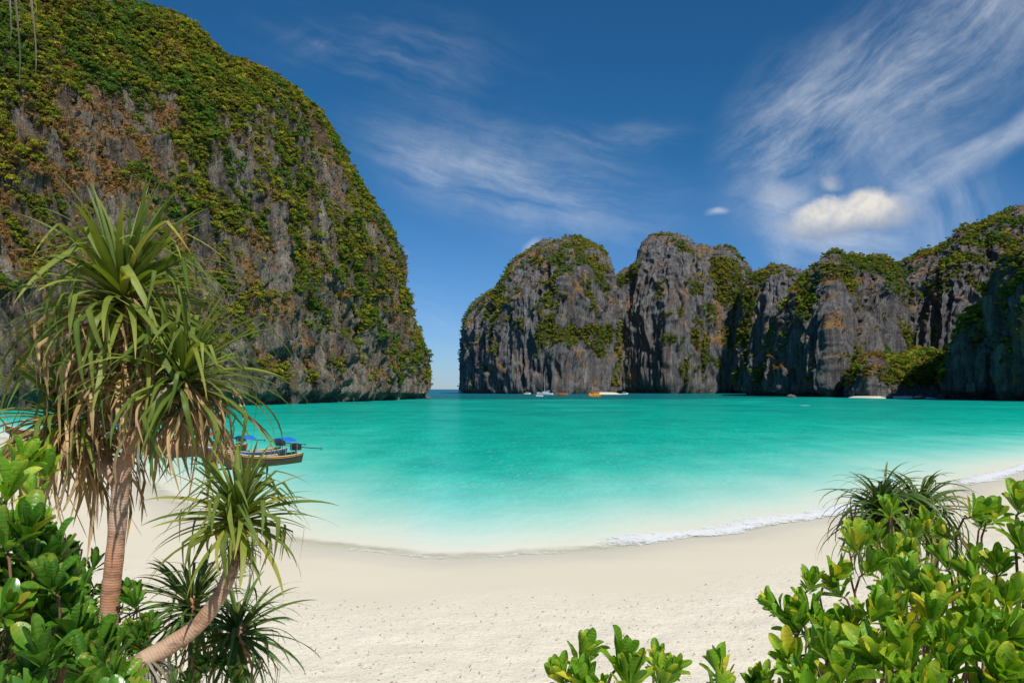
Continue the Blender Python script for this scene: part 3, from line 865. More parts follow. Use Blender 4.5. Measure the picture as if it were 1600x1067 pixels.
# ================================================================ boats
m_wood = plain('varnished_wood', (0.10, 0.038, 0.02), 0.45, 0.4, 0.3, 3)
m_woodlt = plain('pale_wood', (0.30, 0.18, 0.10), 0.6, 0.3, 0.25, 4)
m_cream = plain('cream_paint', (0.72, 0.62, 0.47), 0.5, 0.4, 0.1)
m_white = plain('white_paint', (0.80, 0.80, 0.78), 0.4, 0.5, 0.06)
m_blue = plain('blue_tarpaulin', (0.02, 0.17, 0.62), 0.55, 0.4, 0.15)
m_ltblue = plain('pale_blue_paint', (0.30, 0.52, 0.66), 0.5, 0.4, 0.1)
m_red = plain('red_cloth', (0.72, 0.06, 0.03), 0.8, 0.2, 0.15)
m_pink = plain('pink_cloth', (0.75, 0.16, 0.28), 0.8, 0.2, 0.15)
m_purple = plain('violet_cloth', (0.14, 0.05, 0.42), 0.8, 0.2, 0.15)
m_orange = plain('orange_cloth', (0.85, 0.26, 0.03), 0.8, 0.2, 0.15)
m_orangep = plain('orange_paint', (0.80, 0.30, 0.025), 0.45, 0.4, 0.15, 0.6)
m_black = plain('engine_black', (0.025, 0.025, 0.03), 0.4, 0.5, 0.3, 20)
m_steel = plain('steel', (0.35, 0.36, 0.38), 0.35, 0.5, 0.1, 10, 0.8)
m_green = plain('green_paint', (0.05, 0.28, 0.16), 0.5, 0.4, 0.15)
m_glass = plain('dark_window', (0.02, 0.03, 0.04), 0.15, 0.6, 0.1)
m_brownp = plain('brown_paint', (0.33, 0.115, 0.04), 0.5, 0.4, 0.2, 0.8)


def hull_rows(L, B, D, bow, stern, ns=18, nphi=11, inset=0.0, full=0.55, draft=0.2, bowpow=2.6):
    rows = []
    for i in range(ns):
        s = i / (ns - 1)                      # 0 stern .. 1 bow
        x = -L / 2 + L * s
        b = B / 2 * (1 - abs(2 * s - 0.9) ** 2.6 * (0.55 if s < 0.45 else 1.0)) if s < 0.98 else B * 0.03
        b = max(b, B * 0.03) - inset
        sheer = D + bow * s ** bowpow * 1.0 + stern * (1 - s) ** 3
        keel = -draft + (bow * 0.80 + draft * 0.9) * max(0, (s - 0.62) / 0.38) ** 2.4 + 0.25 * D * max(0, (0.15 - s) / 0.15) ** 2
        keel += inset
        r = []
        for k in range(nphi):
            p = -1 + 2 * k / (nphi - 1)
            r.append((x, math.copysign(abs(p) ** full, p) * max(b, 0.005) if p else 0.0, keel + (sheer - keel) * abs(p) ** 2.2))
        rows.append(r)
    return rows


def longtail(label, px, Y, rz, L=8.5, canopy=m_blue, stripe=m_red, sashes=(m_red,), z=0.0, engine=True, hullm=m_wood, can_span=(0.25, 0.62)):
    p = P(px, 608, Y)
    root = thing('longtail_boat', label, 'boat', (p.x, Y, z), rz, 'longtail boats moored along the beach')
    B, D, bow = 1.75, 0.52, 1.1
    o = hull_rows(L, B, D, bow, 0.25); i_ = hull_rows(L, B, D, bow, 0.25, inset=0.045)
    MB().sheet(o).build('hull', hullm, root, True)
    MB().sheet(i_).build('inner_planking', m_woodlt, root, True)
    for sgn in (0, -1):
        MB().tube([(r[sgn][0], r[sgn][1], r[sgn][2] + 0.01) for r in o], 0.038, 6).build('gunwale', m_cream, root, True)
        q = MB()
        q.tube([(r[sgn][0], r[sgn][1] * 1.012, r[sgn][2] - 0.12) for r in o[:-1]], 0.03, 6).build('stripe', stripe, root, True)
    sh = lambda s: D + bow * s ** 2.6 + 0.25 * (1 - s) ** 3
    # tall stem post at the bow with its sashes
    xb = L / 2
    _st = MB().tube([(xb - 0.25, 0, sh(.97) - 0.5), (xb, 0, sh(1) + 0.05), (xb + 0.16, 0, sh(1) + 0.55)], [0.07, 0.065, 0.05], 8)
    stem = _st.build('stem_post', hullm, root, True)
    for k, sm in enumerate(sashes):
        bm_ = MB(); zz = sh(1) + 0.35 - 0.11 * k
        bm_.tube([(xb + 0.03 + 0.09 * math.cos(a_), 0.10 * math.sin(a_), zz) for a_ in np.linspace(0, 2 * math.pi, 9)], 0.045, 6)
        for sd_ in (-0.07, 0.05):
            rows = [[(xb + 0.12 + 0.02 * math.sin(5 * q_ + k), sd_ - 0.05 + 0.03 * k, zz - q_ * 1.15), (xb + 0.16 + 0.03 * math.sin(4 * q_), sd_ + 0.06 + 0.03 * k, zz - q_ * 1.15)] for q_ in np.linspace(0, 1, 7)]
            bm_.sheet(rows)
        bm_.build('sash', sm, stem, True)
    for s in (0.24, 0.40, 0.56, 0.70):
        MB().box((-L / 2 + L * s, 0, sh(s) - 0.2), (0.28, B * 0.86 if s < .6 else B * .66, 0.04)).build('bench', m_woodlt, root)
    if canopy:
        x0, x1 = -L / 2 + L * can_span[0], -L / 2 + L * can_span[1]
        rows = []
        for q_ in np.linspace(0, 1, 8):
            x = x0 + (x1 - x0) * q_
            rows.append([(x, yy * B * 0.5, 2.05 - 0.30 * abs(yy) ** 2.2 + 0.03 * math.sin(q_ * 16) + 0.02 * math.sin(yy * 9)) for yy in np.linspace(-1, 1, 9)])
        c_ = MB().sheet(rows).build('canopy', canopy, root, True)
        for q_ in (0.02, 0.5, 0.98):
            for sgn in (-1, 1):
                x = x0 + (x1 - x0) * q_
                MB().tube([(x, sgn * B * 0.46, sh(0.4) - 0.1), (x, sgn * B * 0.49, 1.78)], 0.025, 6).build('canopy_post', m_woodlt, c_)
    if engine:
        xs_ = -L / 2 + 0.35
        e = MB()
        e.box((xs_, 0, sh(0) + 0.45), (0.72, 0.55, 0.5)); e.box((xs_ + 0.05, 0, sh(0) + 0.68), (0.38, 0.34, 0.16)); e.tube([(xs_ + .1, .24, sh(0) + .45), (xs_ + .1, .34, sh(0) + .45)], 0.17, 10)
        e.tube([(xs_, -0.2, sh(0) + 0.6), (xs_ - 0.1, -0.3, sh(0) + 0.95)], 0.035, 6)
        eng = e.build('engine', m_black, root)
        MB().tube([(xs_, 0, sh(0) - 0.1), (xs_, 0, sh(0) + 0.25)], 0.06, 8).build('engine_mount', m_steel, eng)
        MB().tube([(xs_ - 0.3, 0, sh(0) + 0.42), (xs_ - 2.9, 0.0, sh(0) + 0.12)], [0.045, 0.03], 8).build('propeller_shaft', m_black, eng)
        pr = MB()
        for a_ in (0, 2.1, 4.2):
            pr.box((xs_ - 2.92, 0.08 * math.cos(a_), sh(0) + 0.12 + 0.08 * math.sin(a_)), (0.02, 0.13, 0.07), Matrix.Rotation(a_, 3, 'X'))
        pr.build('propeller', m_steel, eng)
        MB().tube([(xs_ + 0.3, 0, sh(0) + 0.5), (xs_ + 1.4, 0.1, sh(0) + 0.75)], 0.02, 6).build('steering_handle', m_steel, eng)
    return root


def bow_to(px_bow, Yb, ang, L):
    """centre of a boat whose bow is seen at px_bow; ang = heading of the bow"""
    xb = (px_bow - 800) * Yb / F
    cx, cy = xb - math.cos(ang) * L / 2, Yb - math.sin(ang) * L / 2
    return 800 + cx * F / cy, cy


def moored(label, pxb, Yb, deg, L=8.5, **kw):
    a_ = R(deg); c_ = bow_to(pxb, Yb, a_, L)
    return longtail(label, c_[0], c_[1], a_, L, **kw)


moored('longtail boat with long red sash and black engine, nearest the open water', 334, 56.0, 240, 8.4, sashes=(m_red,), stripe=m_orange, can_span=(0.12, 0.27), z=0.05)
moored('longtail boat with orange, pink and violet sashes behind the low pandanus crown', 303, 60.5, 238, 9, sashes=(m_orange, m_pink, m_purple), stripe=m_blue, z=0.05, can_span=(0.40, 0.52))
moored('dark wooden longtail boat with pink and violet sashes just right of the tree trunk', 250, 66, 240, 9, sashes=(m_pink, m_purple), stripe=m_red, canopy=m_brownp, z=0.05)
moored('longtail boat with red and blue sashes, partly behind the pandanus trunk', 219, 69, 242, 9, sashes=(m_red, m_purple), stripe=m_cream, canopy=m_brownp, z=0.05)
moored('low open longtail boat with green side line and no canopy left of the trunk', 165, 76, 236, 9, sashes=(m_red,), stripe=m_green, canopy=None, z=0.05)
moored('longtail boat with bright blue canopy and red stripe behind the pale beached hull', 84, 82, 222, 9, sashes=(m_red,), stripe=m_red, z=0.05)
moored('longtail boat with pale blue canopy and orange sash at the far left', 8, 86, 226, 9, sashes=(m_orange, m_red), stripe=m_white, canopy=m_ltblue, z=0.35)
# pale hull drawn up on the sand
p = P(112, 608, 72)
rt = thing('beached_boat', 'plain cream hull with light blue rim drawn up on the sand', 'boat', (p.x, 72, ground(p.x, 72) + 0.12), R(200))
o_ = hull_rows(7.5, 2.0, 1.05, 0.5, 0.1); MB().sheet(o_).build('hull', m_cream, rt, True)
MB().sheet(hull_rows(7.5, 2.0, 1.05, 0.5, 0.1, inset=0.05)).build('inner_planking', m_woodlt, rt, True)
for s_ in (0, -1): MB().tube([(r[s_][0], r[s_][1] * 1.01, r[s_][2]) for r in o_], 0.05, 6).build('gunwale', m_ltblue, rt, True)
MB().tube([(r[5][0], 0, r[5][2] - 0.03) for r in o_], 0.06, 6).build('keel', m_wood, rt, True)
for s_ in (0.3, 0.5, 0.7): MB().box((-3.75 + 7.5 * s_, 0, 0.8), (0.3, 1.7, 0.05)).build('bench', m_woodlt, rt)


def cabin_boat(name, label, px, Y, rz, L, B, D, hullm, cabins, group=None, mast=None, rail=None, deckm=None):
    p = P(px, 608, Y)
    root = thing(name, label, 'boat', (p.x, Y, 0), rz, group)
    o = hull_rows(L, B, D, D * 0.8, D * 0.2, full=0.5, draft=0.4, bowpow=2.0)
    MB().sheet(o).build('hull', hullm, root, True)
    MB().sheet([[(r[0][0], r[0][1], r[0][2] - 0.15), (r[-1][0], r[-1][1], r[-1][2] - 0.15)] for r in o]).build('deck', deckm or m_woodlt, root)
    for s_ in (0, -1): MB().tube([(r[s_][0], r[s_][1] * 1.01, r[s_][2]) for r in o], 0.035 * L / 6, 5).build('gunwale', m_cream, root, True)
    for (x, z, l, h, b, cm, rm, open_) in cabins:
        if open_:
            for xx in np.linspace(x - l / 2 + 0.15, x + l / 2 - 0.15, 5):
                for sg in (-1, 1): MB().tube([(xx, sg * b * 0.46, z), (xx, sg * b * 0.46, z + h)], 0.07, 5).build('post', cm, root)
        else:
            c_ = MB().box((x, 0, z + h / 2), (l, b, h)).build('cabin', cm, root)
            nwin = max(2, int(l / 1.3))
            for xx in np.linspace(x - l / 2 + 0.6, x + l / 2 - 0.6, nwin):
                for sg in (-1, 1): MB().box((xx, sg * (b / 2 + 0.01), z + h * 0.6), (l / nwin * 0.55, 0.04, h * 0.4)).build('window', m_glass, c_)
            MB().box((x + l / 2 + 0.01, 0, z + h * 0.62), (0.04, b * 0.8, h * 0.4)).build('windscreen', m_glass, c_)
        MB().sheet([[(xx, yy * (b / 2 + 0.25), z + h + 0.12 - 0.14 * abs(yy) ** 2) for yy in np.linspace(-1, 1, 7)] for xx in (x - l / 2 - 0.35, x, x + l / 2 + 0.35)]).build('roof', rm, root, True)
    if mast:
        MB().tube([(mast[0], 0, D), (mast[0], 0, mast[1])], [0.16, 0.07], 6).build('mast', m_white, root)
        for sg in (-1, 1): MB().tube([(mast[0] + sg * L * 0.42, 0, D + 0.4), (mast[0], 0, mast[1] * 0.97)], 0.03, 4).build('stay', m_steel, root)
        MB().tube([(mast[0], 0, D + 2.6), (mast[0] - L * 0.36, 0, D + 2.5)], 0.28, 6).build('boom', m_blue, root)
    return root


cabin_boat('motor_yacht', 'small white motor yacht far out in the gap to the open sea', 722, 1350, R(190), 14, 4.2, 1.9, m_white,
           [(-1, 2.0, 7, 2.0, 3.4, m_white, m_white, False), (-1.6, 4.3, 4, 1.7, 2.8, m_white, m_white, False)], deckm=m_white)
cabin_boat('speedboat', 'little white speedboat under the left part of the far island', 824, 930, R(8), 8.5, 2.6, 1.0, m_white,
           [(-0.5, 1.0, 3.2, 1.5, 2.0, m_white, m_cream, True)], deckm=m_white)
cabin_boat('sailing_yacht', 'white sailing yacht with tall mast and blue sail cover', 852, 800, R(172), 17, 5.2, 1.7, m_white,
           [(-0.5, 1.9, 7, 1.7, 4.0, m_white, m_white, False), (-3.0, 3.7, 3.2, 1.4, 3.0, m_white, m_blue, True)], mast=(0.6, 25), deckm=m_white)
cabin_boat('tender_boat', 'low open boat with light blue awning in front of the sailing yacht', 843, 640, R(185), 6.0, 2.0, 0.8, m_white,
           [(0, 0.8, 3.6, 1.5, 1.7, m_white, m_blue, True)], deckm=m_white)
cabin_boat('wooden_tour_boat', 'reddish brown wooden tour boat beside the sailing yacht', 878, 700, R(184), 11.5, 3.6, 1.5, m_brownp,
           [(-0.8, 1.6, 6.5, 1.9, 3.0, m_brownp, m_wood, False), (-0.8, 3.8, 5.5, 1.7, 2.8, m_wood, m_brownp, True)])
cabin_boat('orange_tour_boat', 'bright orange two decked wooden tour boat with open upper deck', 929, 610, R(206), 10.5, 4.0, 1.7, m_orangep,
           [(-0.4, 1.8, 6.2, 1.7, 3.4, m_orangep, m_cream, False), (-1.2, 3.8, 5.0, 1.5, 3.0, m_woodlt, m_orangep, True)])
cabin_boat('speedboat', 'small white boat at the tip of the tiny far sandbar', 976, 880, R(4), 8, 2.5, 1.0, m_white,
           [(-0.5, 1.0, 3, 1.5, 2.0, m_white, m_white, True)], deckm=m_white)
longtail('dark longtail boat pulled up on the small far beach below the wooded slope', 1437, 486, R(12), 10, z=0.1, canopy=m_ltblue, sashes=(m_red,))


def patch_beach(px0, px1, Yf, Yb, hgt, label):
    x0, x1 = (px0 - 800) * Yf / F, (px1 - 800) * Yf / F
    u, v = np.meshgrid(np.linspace(0, 1, 50), np.linspace(0, 1, 12))
    X = x0 + (x1 - x0) * u; Y = Yf + (Yb - Yf) * v + 3 * np.sin(u * 7)
    Z = -0.3 + hgt * sstep(v, 0, 0.55) * sstep(u, 0, 0.1) * sstep(1 - u, 0, 0.1) + 0.15 * fbm(X / 8, Y / 8, X * 0, 3)
    me = make_mesh('sandbar', np.stack([X, Y, Z], -1).reshape(-1, 3), grid_faces(12, 50), m_sand, attrs={'shore': np.full(u.size, 8.0)})
    add('beach', me, kind='structure', label=label)


patch_beach(940, 980, 850, 1010, 2.4, 'tiny white sandbar at the foot of the cleft')
patch_beach(1384, 1488, 488, 545, 1.5, 'small white far beach under the wooded slope')

m_stone, t = new_mat('shore_rock')
geo = t.node('ShaderNodeNewGeometry'); pos = geo.outputs['Position']
n = t.noise(pos, 0.9, 6, 0.7)
s_ = principled(t, t.mix(n, (0.03, 0.03, 0.032), (0.26, 0.22, 0.18)), 0.9, 0.2, bump(t, n, 1.0, 0.4))
t.l.new(s_, t.out.inputs[0])


def boulder(label, px, Y, sx_, sy_, sz_, seed, z=0.0):
    import bmesh
    bm = bmesh.new(); bmesh.ops.create_icosphere(bm, subdivisions=4, radius=1)
    co = np.array([v.co for v in bm.verts])
    d = 1 + 0.32 * fbm(co[:, 0] * 1.3 + seed, co[:, 1] * 1.3, co[:, 2] * 1.3, 4, 0.6)
    for v, k in zip(bm.verts, d): v.co = Vector((v.co.x * k * sx_, v.co.y * k * sy_, v.co.z * k * sz_))
    me = bpy.data.meshes.new('rock'); bm.to_mesh(me); bm.free(); me.materials.append(m_stone)
    o = add('sea_rock', me, label=label, cat='rock'); p = P(px, 608, Y); o.location = (p.x, Y, z)


boulder('small dark rock awash off the tip of the left cliff', 668, 500, 2.0, 1.6, 1.5, 1)
boulder('brownish boulder in the water at the foot of the pointed peak', 1236, 560, 3.2, 2, 2.2, 2)
boulder('black rock on the small far beach beside the dark spur', 1470, 478, 2.6, 2, 2.6, 3, 0.3)
boulder('pale rock at the left end of the small far beach', 1390, 486, 2.2, 2, 2.0, 4, 0.3)
boulder('low pale rock at the right end of the small far beach', 1479, 474, 2.0, 1.6, 1.4, 5, 0.1)

# ================================================================ plants
def leaf_mat(name, c1, c2, yellow, rough, spec, trans, yfrac=0.08, streak=False):
    m, t = new_mat(name)
    oi = t.node('ShaderNodeObjectInfo'); ge = t.node('ShaderNodeNewGeometry')
    r = t.m('FRACT', t.m('ADD', oi.outputs['Random'], ge.outputs['Random Per Island']))
    r2 = t.m('FRACT', t.m('MULTIPLY', r, 17.31))
    al = t.attr('along')
    tco = t.node('ShaderNodeTexCoord').outputs['Object']
    c = t.mix(r2, c1, c2)
    n = t.noise(tco, 14.0, 4, 0.6)
    c = t.mix(t.mr(n, 0.45, 0.7, 0.0, 0.35), c, tuple(x * 0.55 for x in c1))
    yl = t.mr(r, 1 - yfrac, 1 - yfrac * 0.8)
    tip = t.m('MULTIPLY', t.mr(t.m('ADD', al, t.m('MULTIPLY', t.m('SUBTRACT', n, 0.5), 0.5)), 0.65, 1.0), t.mr(r2, 0.55, 0.9, 0.0, 0.8))
    c = t.mix(t.m('MAXIMUM', t.m('MULTIPLY', yl, t.mr(n, 0.3, 0.55, 0.55, 1.0)), tip), c, yellow)
    if not streak:
        spot = t.m('MULTIPLY', t.mr(t.noise(tco, 5.0, 3, 0.5), 0.64, 0.68), t.mr(r2, 0.5, 0.6))
        c = t.mix(t.m('MULTIPLY', spot, 0.8), c, (0.22, 0.11, 0.03))
        c = t.mix(t.mr(t.noise(t.mapping(tco, scale=(5, 1.5, 1)), 4.0, 4, 0.6), 0.45, 0.65, 0.0, 0.3), c, tuple(x * 1.5 for x in c2))
    rib = t.attr('rib')
    c = t.mix(t.m('MULTIPLY', rib, 0.35), c, (0.30, 0.38, 0.10))
    nb = bump(t, t.noise(t.mapping(tco, scale=(1, 6, 1)) if streak else t.mapping(tco, scale=(6, 1, 1)), 30.0 if streak else 3.0, 3, 0.6), 0.3, 0.004 if streak else 0.03)
    p_ = principled(t, c, rough, spec, nb)
    tl = t.node('ShaderNodeBsdfTranslucent'); t.put(tl.inputs[0], t.mix(1.0, c, (1.3, 1.25, 0.35), 'MULTIPLY'))
    mx = t.node('ShaderNodeMixShader'); mx.inputs[0].default_value = trans
    t.l.new(p_, mx.inputs[1]); t.l.new(tl.outputs[0], mx.inputs[2]); t.l.new(mx.outputs[0], t.out.inputs[0])
    return m


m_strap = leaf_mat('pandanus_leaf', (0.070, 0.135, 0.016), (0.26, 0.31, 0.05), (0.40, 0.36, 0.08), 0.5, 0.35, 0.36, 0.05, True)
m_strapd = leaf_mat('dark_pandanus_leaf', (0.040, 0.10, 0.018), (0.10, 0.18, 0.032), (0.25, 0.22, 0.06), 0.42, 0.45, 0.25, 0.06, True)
m_dead = leaf_mat('dead_pandanus_leaf', (0.30, 0.17, 0.08), (0.66, 0.45, 0.25), (0.20, 0.13, 0.08), 0.8, 0.15, 0.15, 0.25, True)
m_grey = leaf_mat('weathered_leaf', (0.16, 0.14, 0.12), (0.36, 0.32, 0.28), (0.22, 0.17, 0.12), 0.85, 0.15, 0.10, 0.2, True)
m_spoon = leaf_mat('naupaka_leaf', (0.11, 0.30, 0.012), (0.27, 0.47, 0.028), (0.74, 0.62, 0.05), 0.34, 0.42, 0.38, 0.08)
m_spoon_shade = leaf_mat('shaded_naupaka_leaf', (0.045, 0.17, 0.014), (0.12, 0.29, 0.02), (0.42, 0.36, 0.04), 0.30, 0.5, 0.28, 0.04)  # same leaf with the shade of the left shrubs put into its colour
m_twig = plain('twig_bark', (0.24, 0.135, 0.075), 0.85, 0.2, 0.3, 30, bmp=0.5)


def strap_mesh(elev, length, width, droop, kink, twist, seed, fold=0.35, seg=11):
    r_ = random.Random(seed)
    pts = []; pitch = R(elev); x = z = 0.0; y = 0.0
    kp = r_.uniform(0.42, 0.75); side = r_.uniform(-0.12, 0.12)
    for i in range(seg + 1):
        pts.append((x, y, z, pitch))
        s = (i + 0.5) / seg
        dl = length / seg
        if kink and abs(s - kp) < 0.5 / seg * 1.01: pitch -= R(kink)
        pitch -= R(droop) / seg * (0.35 + 1.3 * s)
        pitch = max(pitch, R(-93))
        x += math.cos(pitch) * dl; z += math.sin(pitch) * dl; y += side * dl * s * 2
    V, A, Rb = [], [], []
    for i, (x, y, z, pt) in enumerate(pts):
        s = i / seg
        wd = width * min(1.0, 0.75 + s * 1.2) * (1 - s ** 2.2) ** 0.9 * 0.5 + 0.0012
        tw = twist * s * s
        f_ = fold * (1 - 0.6 * s)
        nx_, nz_ = -math.sin(pt), math.cos(pt)
        for q in (-1, 0, 1):
            a_ = q * wd; up = abs(q) * wd * f_
            dy = a_ * math.cos(tw); dn = a_ * math.sin(tw) + up
            V.append((x + nx_ * dn, y + dy, z + nz_ * dn)); A.append(s); Rb.append(1.0 if q == 0 else 0.0)
    Fc = []
    for i in range(seg):
        for q in (0, 1): Fc.append((i * 3 + q, i * 3 + q + 1, (i + 1) * 3 + q + 1, (i + 1) * 3 + q))
    return V, Fc, A, Rb


def lm(name, data, mat):
    V, Fc, A, Rb = data
    return make_mesh(name, np.array(V), np.array(Fc), mat, True, {'along': np.array(A), 'rib': np.array(Rb) * 0.6})


STRAP = {}
for matkey, mt in (('green', m_strap), ('dark', m_strapd)):
    for el_ in (82, 68, 54, 40, 26, 12, -5, -20):
        STRAP[matkey, el_] = [lm('leaf', strap_mesh(el_ + random.uniform(-5, 5), random.uniform(0.88, 1.06), 0.043, random.uniform(12, 62) + (90 - el_) * 0.36,
                              random.choice((0, 0, 55, 75)) if el_ < 75 else random.choice((0, 0, 0, 50)), random.uniform(-0.6, 0.6), k * 31 + el_), mt) for k in range(5)]
for el_ in (82, 68, 54, 40, 26, 12, -5, -20):
    STRAP['droop', el_] = [lm('leaf', strap_mesh(el_, random.uniform(0.88, 1.06), 0.045, random.uniform(70, 125), random.choice((0, 0, 35)), random.uniform(-0.8, 0.8), k * 37 + el_), m_strapd) for k in range(4)]
STRAP['dead'] = [lm('dead_leaf', strap_mesh(random.uniform(-60, 25), random.uniform(0.8, 1.05), 0.046, random.uniform(80, 140), random.choice((0, 40, 70)), random.uniform(-2.5, 2.5), k * 7 + 900, 0.9), m_dead) for k in range(12)]
STRAP['grey'] = [lm('dead_leaf', strap_mesh(random.uniform(-50, 10), random.uniform(0.8, 1.05), 0.05, random.uniform(60, 140), random.choice((0, 40, 70)), random.uniform(-3, 3), k * 7 + 1900, 0.9), m_grey) for k in range(8)]
ELS = (82, 68, 54, 40, 26, 12, -5, -20)


POOL = {}


def crown(root, c, n, size, tone='green', tilt=(0, 0), ndead=40, seed=1, dead_len=0.5, emin=-20, grey=0.0, deadscale=1.0, wide=1.15):
    r_ = random.Random(seed)
    base = Matrix.Rotation(R(tilt[0]), 4, 'X') @ Matrix.Rotation(R(tilt[1]), 4, 'Y')
    g_, d_ = POOL.setdefault(root, ([], []))
    for k in range(n):
        q = (k + 0.5) / n
        e_ = 86 - (86 - emin) * q ** 0.9 + r_.uniform(-8, 8)
        el_ = min(ELS, key=lambda v: abs(v - e_))
        me = r_.choice(STRAP[tone, el_])
        s = size * (0.74 + 0.30 * min(1, q * 3)) * r_.uniform(0.78, 1.12)
        M = Matrix.Translation(Vector(c) + Vector((0, 0, -0.22 * q * size))) @ base @ Matrix.Rotation(k * 2.39996 + r_.uniform(-.3, .3), 4, 'Z') @ Matrix.Rotation(R(el_ - e_), 4, 'Y') \
            @ Matrix.Rotation(r_.uniform(-0.4, 0.4), 4, 'X') @ Matrix.Diagonal((s, s * wide * r_.uniform(0.85, 1.2), s, 1)) @ Matrix.Translation((0.03, 0, 0))
        g_.append((c[1], M, me))
    for k in range(ndead):
        q = r_.random()
        me = r_.choice(STRAP['grey'] if r_.random() < grey else STRAP['dead'])
        s = size * r_.uniform(0.5, 1.0) * deadscale
        M = Matrix.Translation(Vector(c) + Vector((r_.uniform(-.03, .03), r_.uniform(-.03, .03), -0.10 * size - dead_len * q))) @ Matrix.Rotation(r_.uniform(0, 6.283), 4, 'Z') \
            @ Matrix.Rotation(r_.uniform(-0.5, 0.5), 4, 'X') @ Matrix.Diagonal((s, s * r_.uniform(0.6, 1.0), s, 1)) @ Matrix.Translation((0.05, 0, 0))
        d_.append((c[1], M, me))


def join(name, items, root, inv):
    VV, FF, AA, RR = [], [], [], []; off = 0
    for M, me in items:
        n = len(me.vertices)
        co = np.empty(n * 3, np.float32); me.vertices.foreach_get('co', co)
        M2 = np.array(inv @ M); co = co.reshape(-1, 3) @ M2[:3, :3].T + M2[:3, 3]
        f_ = np.empty(len(me.loops), np.int32); me.loops.foreach_get('vertex_index', f_)
        a_ = np.empty(n, np.float32); me.attributes['along'].data.foreach_get('value', a_)
        rb = np.empty(n, np.float32); me.attributes['rib'].data.foreach_get('value', rb)
        VV.append(co); FF.append(f_.reshape(-1, 4) + off); AA.append(a_); RR.append(rb); off += n
    me = make_mesh(name, np.concatenate(VV), np.concatenate(FF), items[0][1].materials[0], True, {'along': np.concatenate(AA), 'rib': np.concatenate(RR)})
    add(name, me, root, kind='stuff')


def grow_leaves():
    for root, (g_, d_) in POOL.items():
        inv = Matrix.Translation(-Vector(root.location))
        for nm, rest, items in (('leaf', 'foliage', g_), ('dead_leaf', 'dead_foliage', d_)):
            rr = random.Random(3); items = items[:]; rr.shuffle(items)
            for _, M, me in items[:300]:
                o = bpy.data.objects.new(nm, me); link(o, root); o.matrix_basis = inv @ M
            if len(items) > 300: join(rest, [(M, me) for _, M, me in items[300:]], root, inv)
    POOL.clear()


m_trunk, t = new_mat('ringed_bark')
al = t.attr('len'); tco = t.node('ShaderNodeTexCoord').outputs['Object']
nz_ = t.noise(tco, 7.0, 5, 0.6)
ring = t.m('SINE', t.m('MULTIPLY', t.m('ADD', al, t.m('MULTIPLY', nz_, 0.012)), 2 * math.pi / 0.021))
c = t.mix(t.mr(t.noise(tco, 3.0, 4, 0.6), 0.35, 0.65), (0.42, 0.19, 0.095), (0.46, 0.33, 0.23))
c = t.mix(t.m('MULTIPLY', t.m('MULTIPLY', t.mr(ring, 0.3, 1.0), t.m('MULTIPLY', nz_, nz_)), 1.0), c, (0.60, 0.47, 0.36))
c = t.mix(t.m('MULTIPLY', t.mr(t.noise(t.mapping(tco, scale=(1, 1, 2.5)), 8.0, 5, 0.75), 0.50, 0.64), 0.75), c, (0.17, 0.10, 0.07))
s_ = principled(t, c, 0.75, 0.25, bump(t, t.m('ADD', t.m('MULTIPLY', ring, 0.22), t.m('MULTIPLY', t.noise(tco, 40.0, 3, 0.6), 1.2)), 0.6, 0.006))
t.l.new(s_, t.out.inputs[0])


def smooth_path(pts, rad, step=0.02):
    pts = [Vector(p) for p in pts]
    out, rr = [], []
    for i in range(len(pts) - 1):
        p0, p1, p2, p3 = pts[max(i - 1, 0)], pts[i], pts[i + 1], pts[min(i + 2, len(pts) - 1)]
        n = max(2, int((p2 - p1).length / step))
        for k in range(n + (i == len(pts) - 2)):
            q = k / n
            out.append(0.5 * ((2 * p1) + (p2 - p0) * q + (2 * p0 - 5 * p1 + 4 * p2 - p3) * q * q + (3 * p1 - 3 * p2 + p3 - p0) * q ** 3))
            rr.append(rad[i] * (1 - q) + rad[i + 1] * q)
    return out, rr


def trunk(root, pts, rad, name='trunk', n=18, step=0.011):
    path, rr = smooth_path(pts, rad, step)
    L = 0; ls = [0]
    for a_, b_ in zip(path, path[1:]): L += (b_ - a_).length; ls.append(L)
    rr = [r * (1 + 0.006 * math.sin(l * 2 * math.pi / 0.085) + 0.05 * math.sin(l * 5.1 + r * 90) + 0.02 * math.sin(l * 23)) for r, l in zip(rr, ls)]
    loc = Vector(root.location)
    mb = MB().tube([p - loc for p in path], rr, n)
    me = mb.mesh(name, m_trunk, True)
    v = np.repeat(np.array(ls, dtype=np.float32), n)
    me.attributes.new('len', 'FLOAT', 'POINT').data.foreach_set('value', v)
    return add(name, me, root)


def gnd(px, Y):
    x = (px - 800) * Y / F
    return Vector((x, Y, float(ground(x, Y)) - 0.05))


# --- the tall three-headed pandanus
b = gnd(160, 6.0)
rt = thing('pandanus_tree', 'tall three headed pandanus tree with straight ringed trunk and hanging dead leaves', 'tree', b)
trunk(rt, [b, P(164, 1060, 6.0), P(171, 950, 6.0), P(181, 850, 6.0), P(189, 760, 6.0), P(196, 715, 6.0)], [0.098, 0.088, 0.076, 0.065, 0.062, 0.058])
trunk(rt, [P(194, 735, 6.0), P(206, 680, 5.98), P(202, 620, 5.98), P(196, 540, 5.98), P(192, 462, 5.98)], [0.056, 0.050, 0.045, 0.042, 0.04], 'branch')
trunk(rt, [P(202, 705, 5.97), P(228, 665, 5.9), P(262, 625, 5.85), P(284, 583, 5.82)], [0.05, 0.042, 0.04, 0.036], 'branch')
trunk(rt, [P(192, 772, 6.0), P(168, 735, 6.03), P(140, 705, 6.08), P(112, 652, 6.12)], [0.05, 0.046, 0.042, 0.038], 'branch')
crown(rt, P(192, 440, 5.98), 200, 1.08, 'green', (4, 2), 200, 11, 0.75, emin=-22)
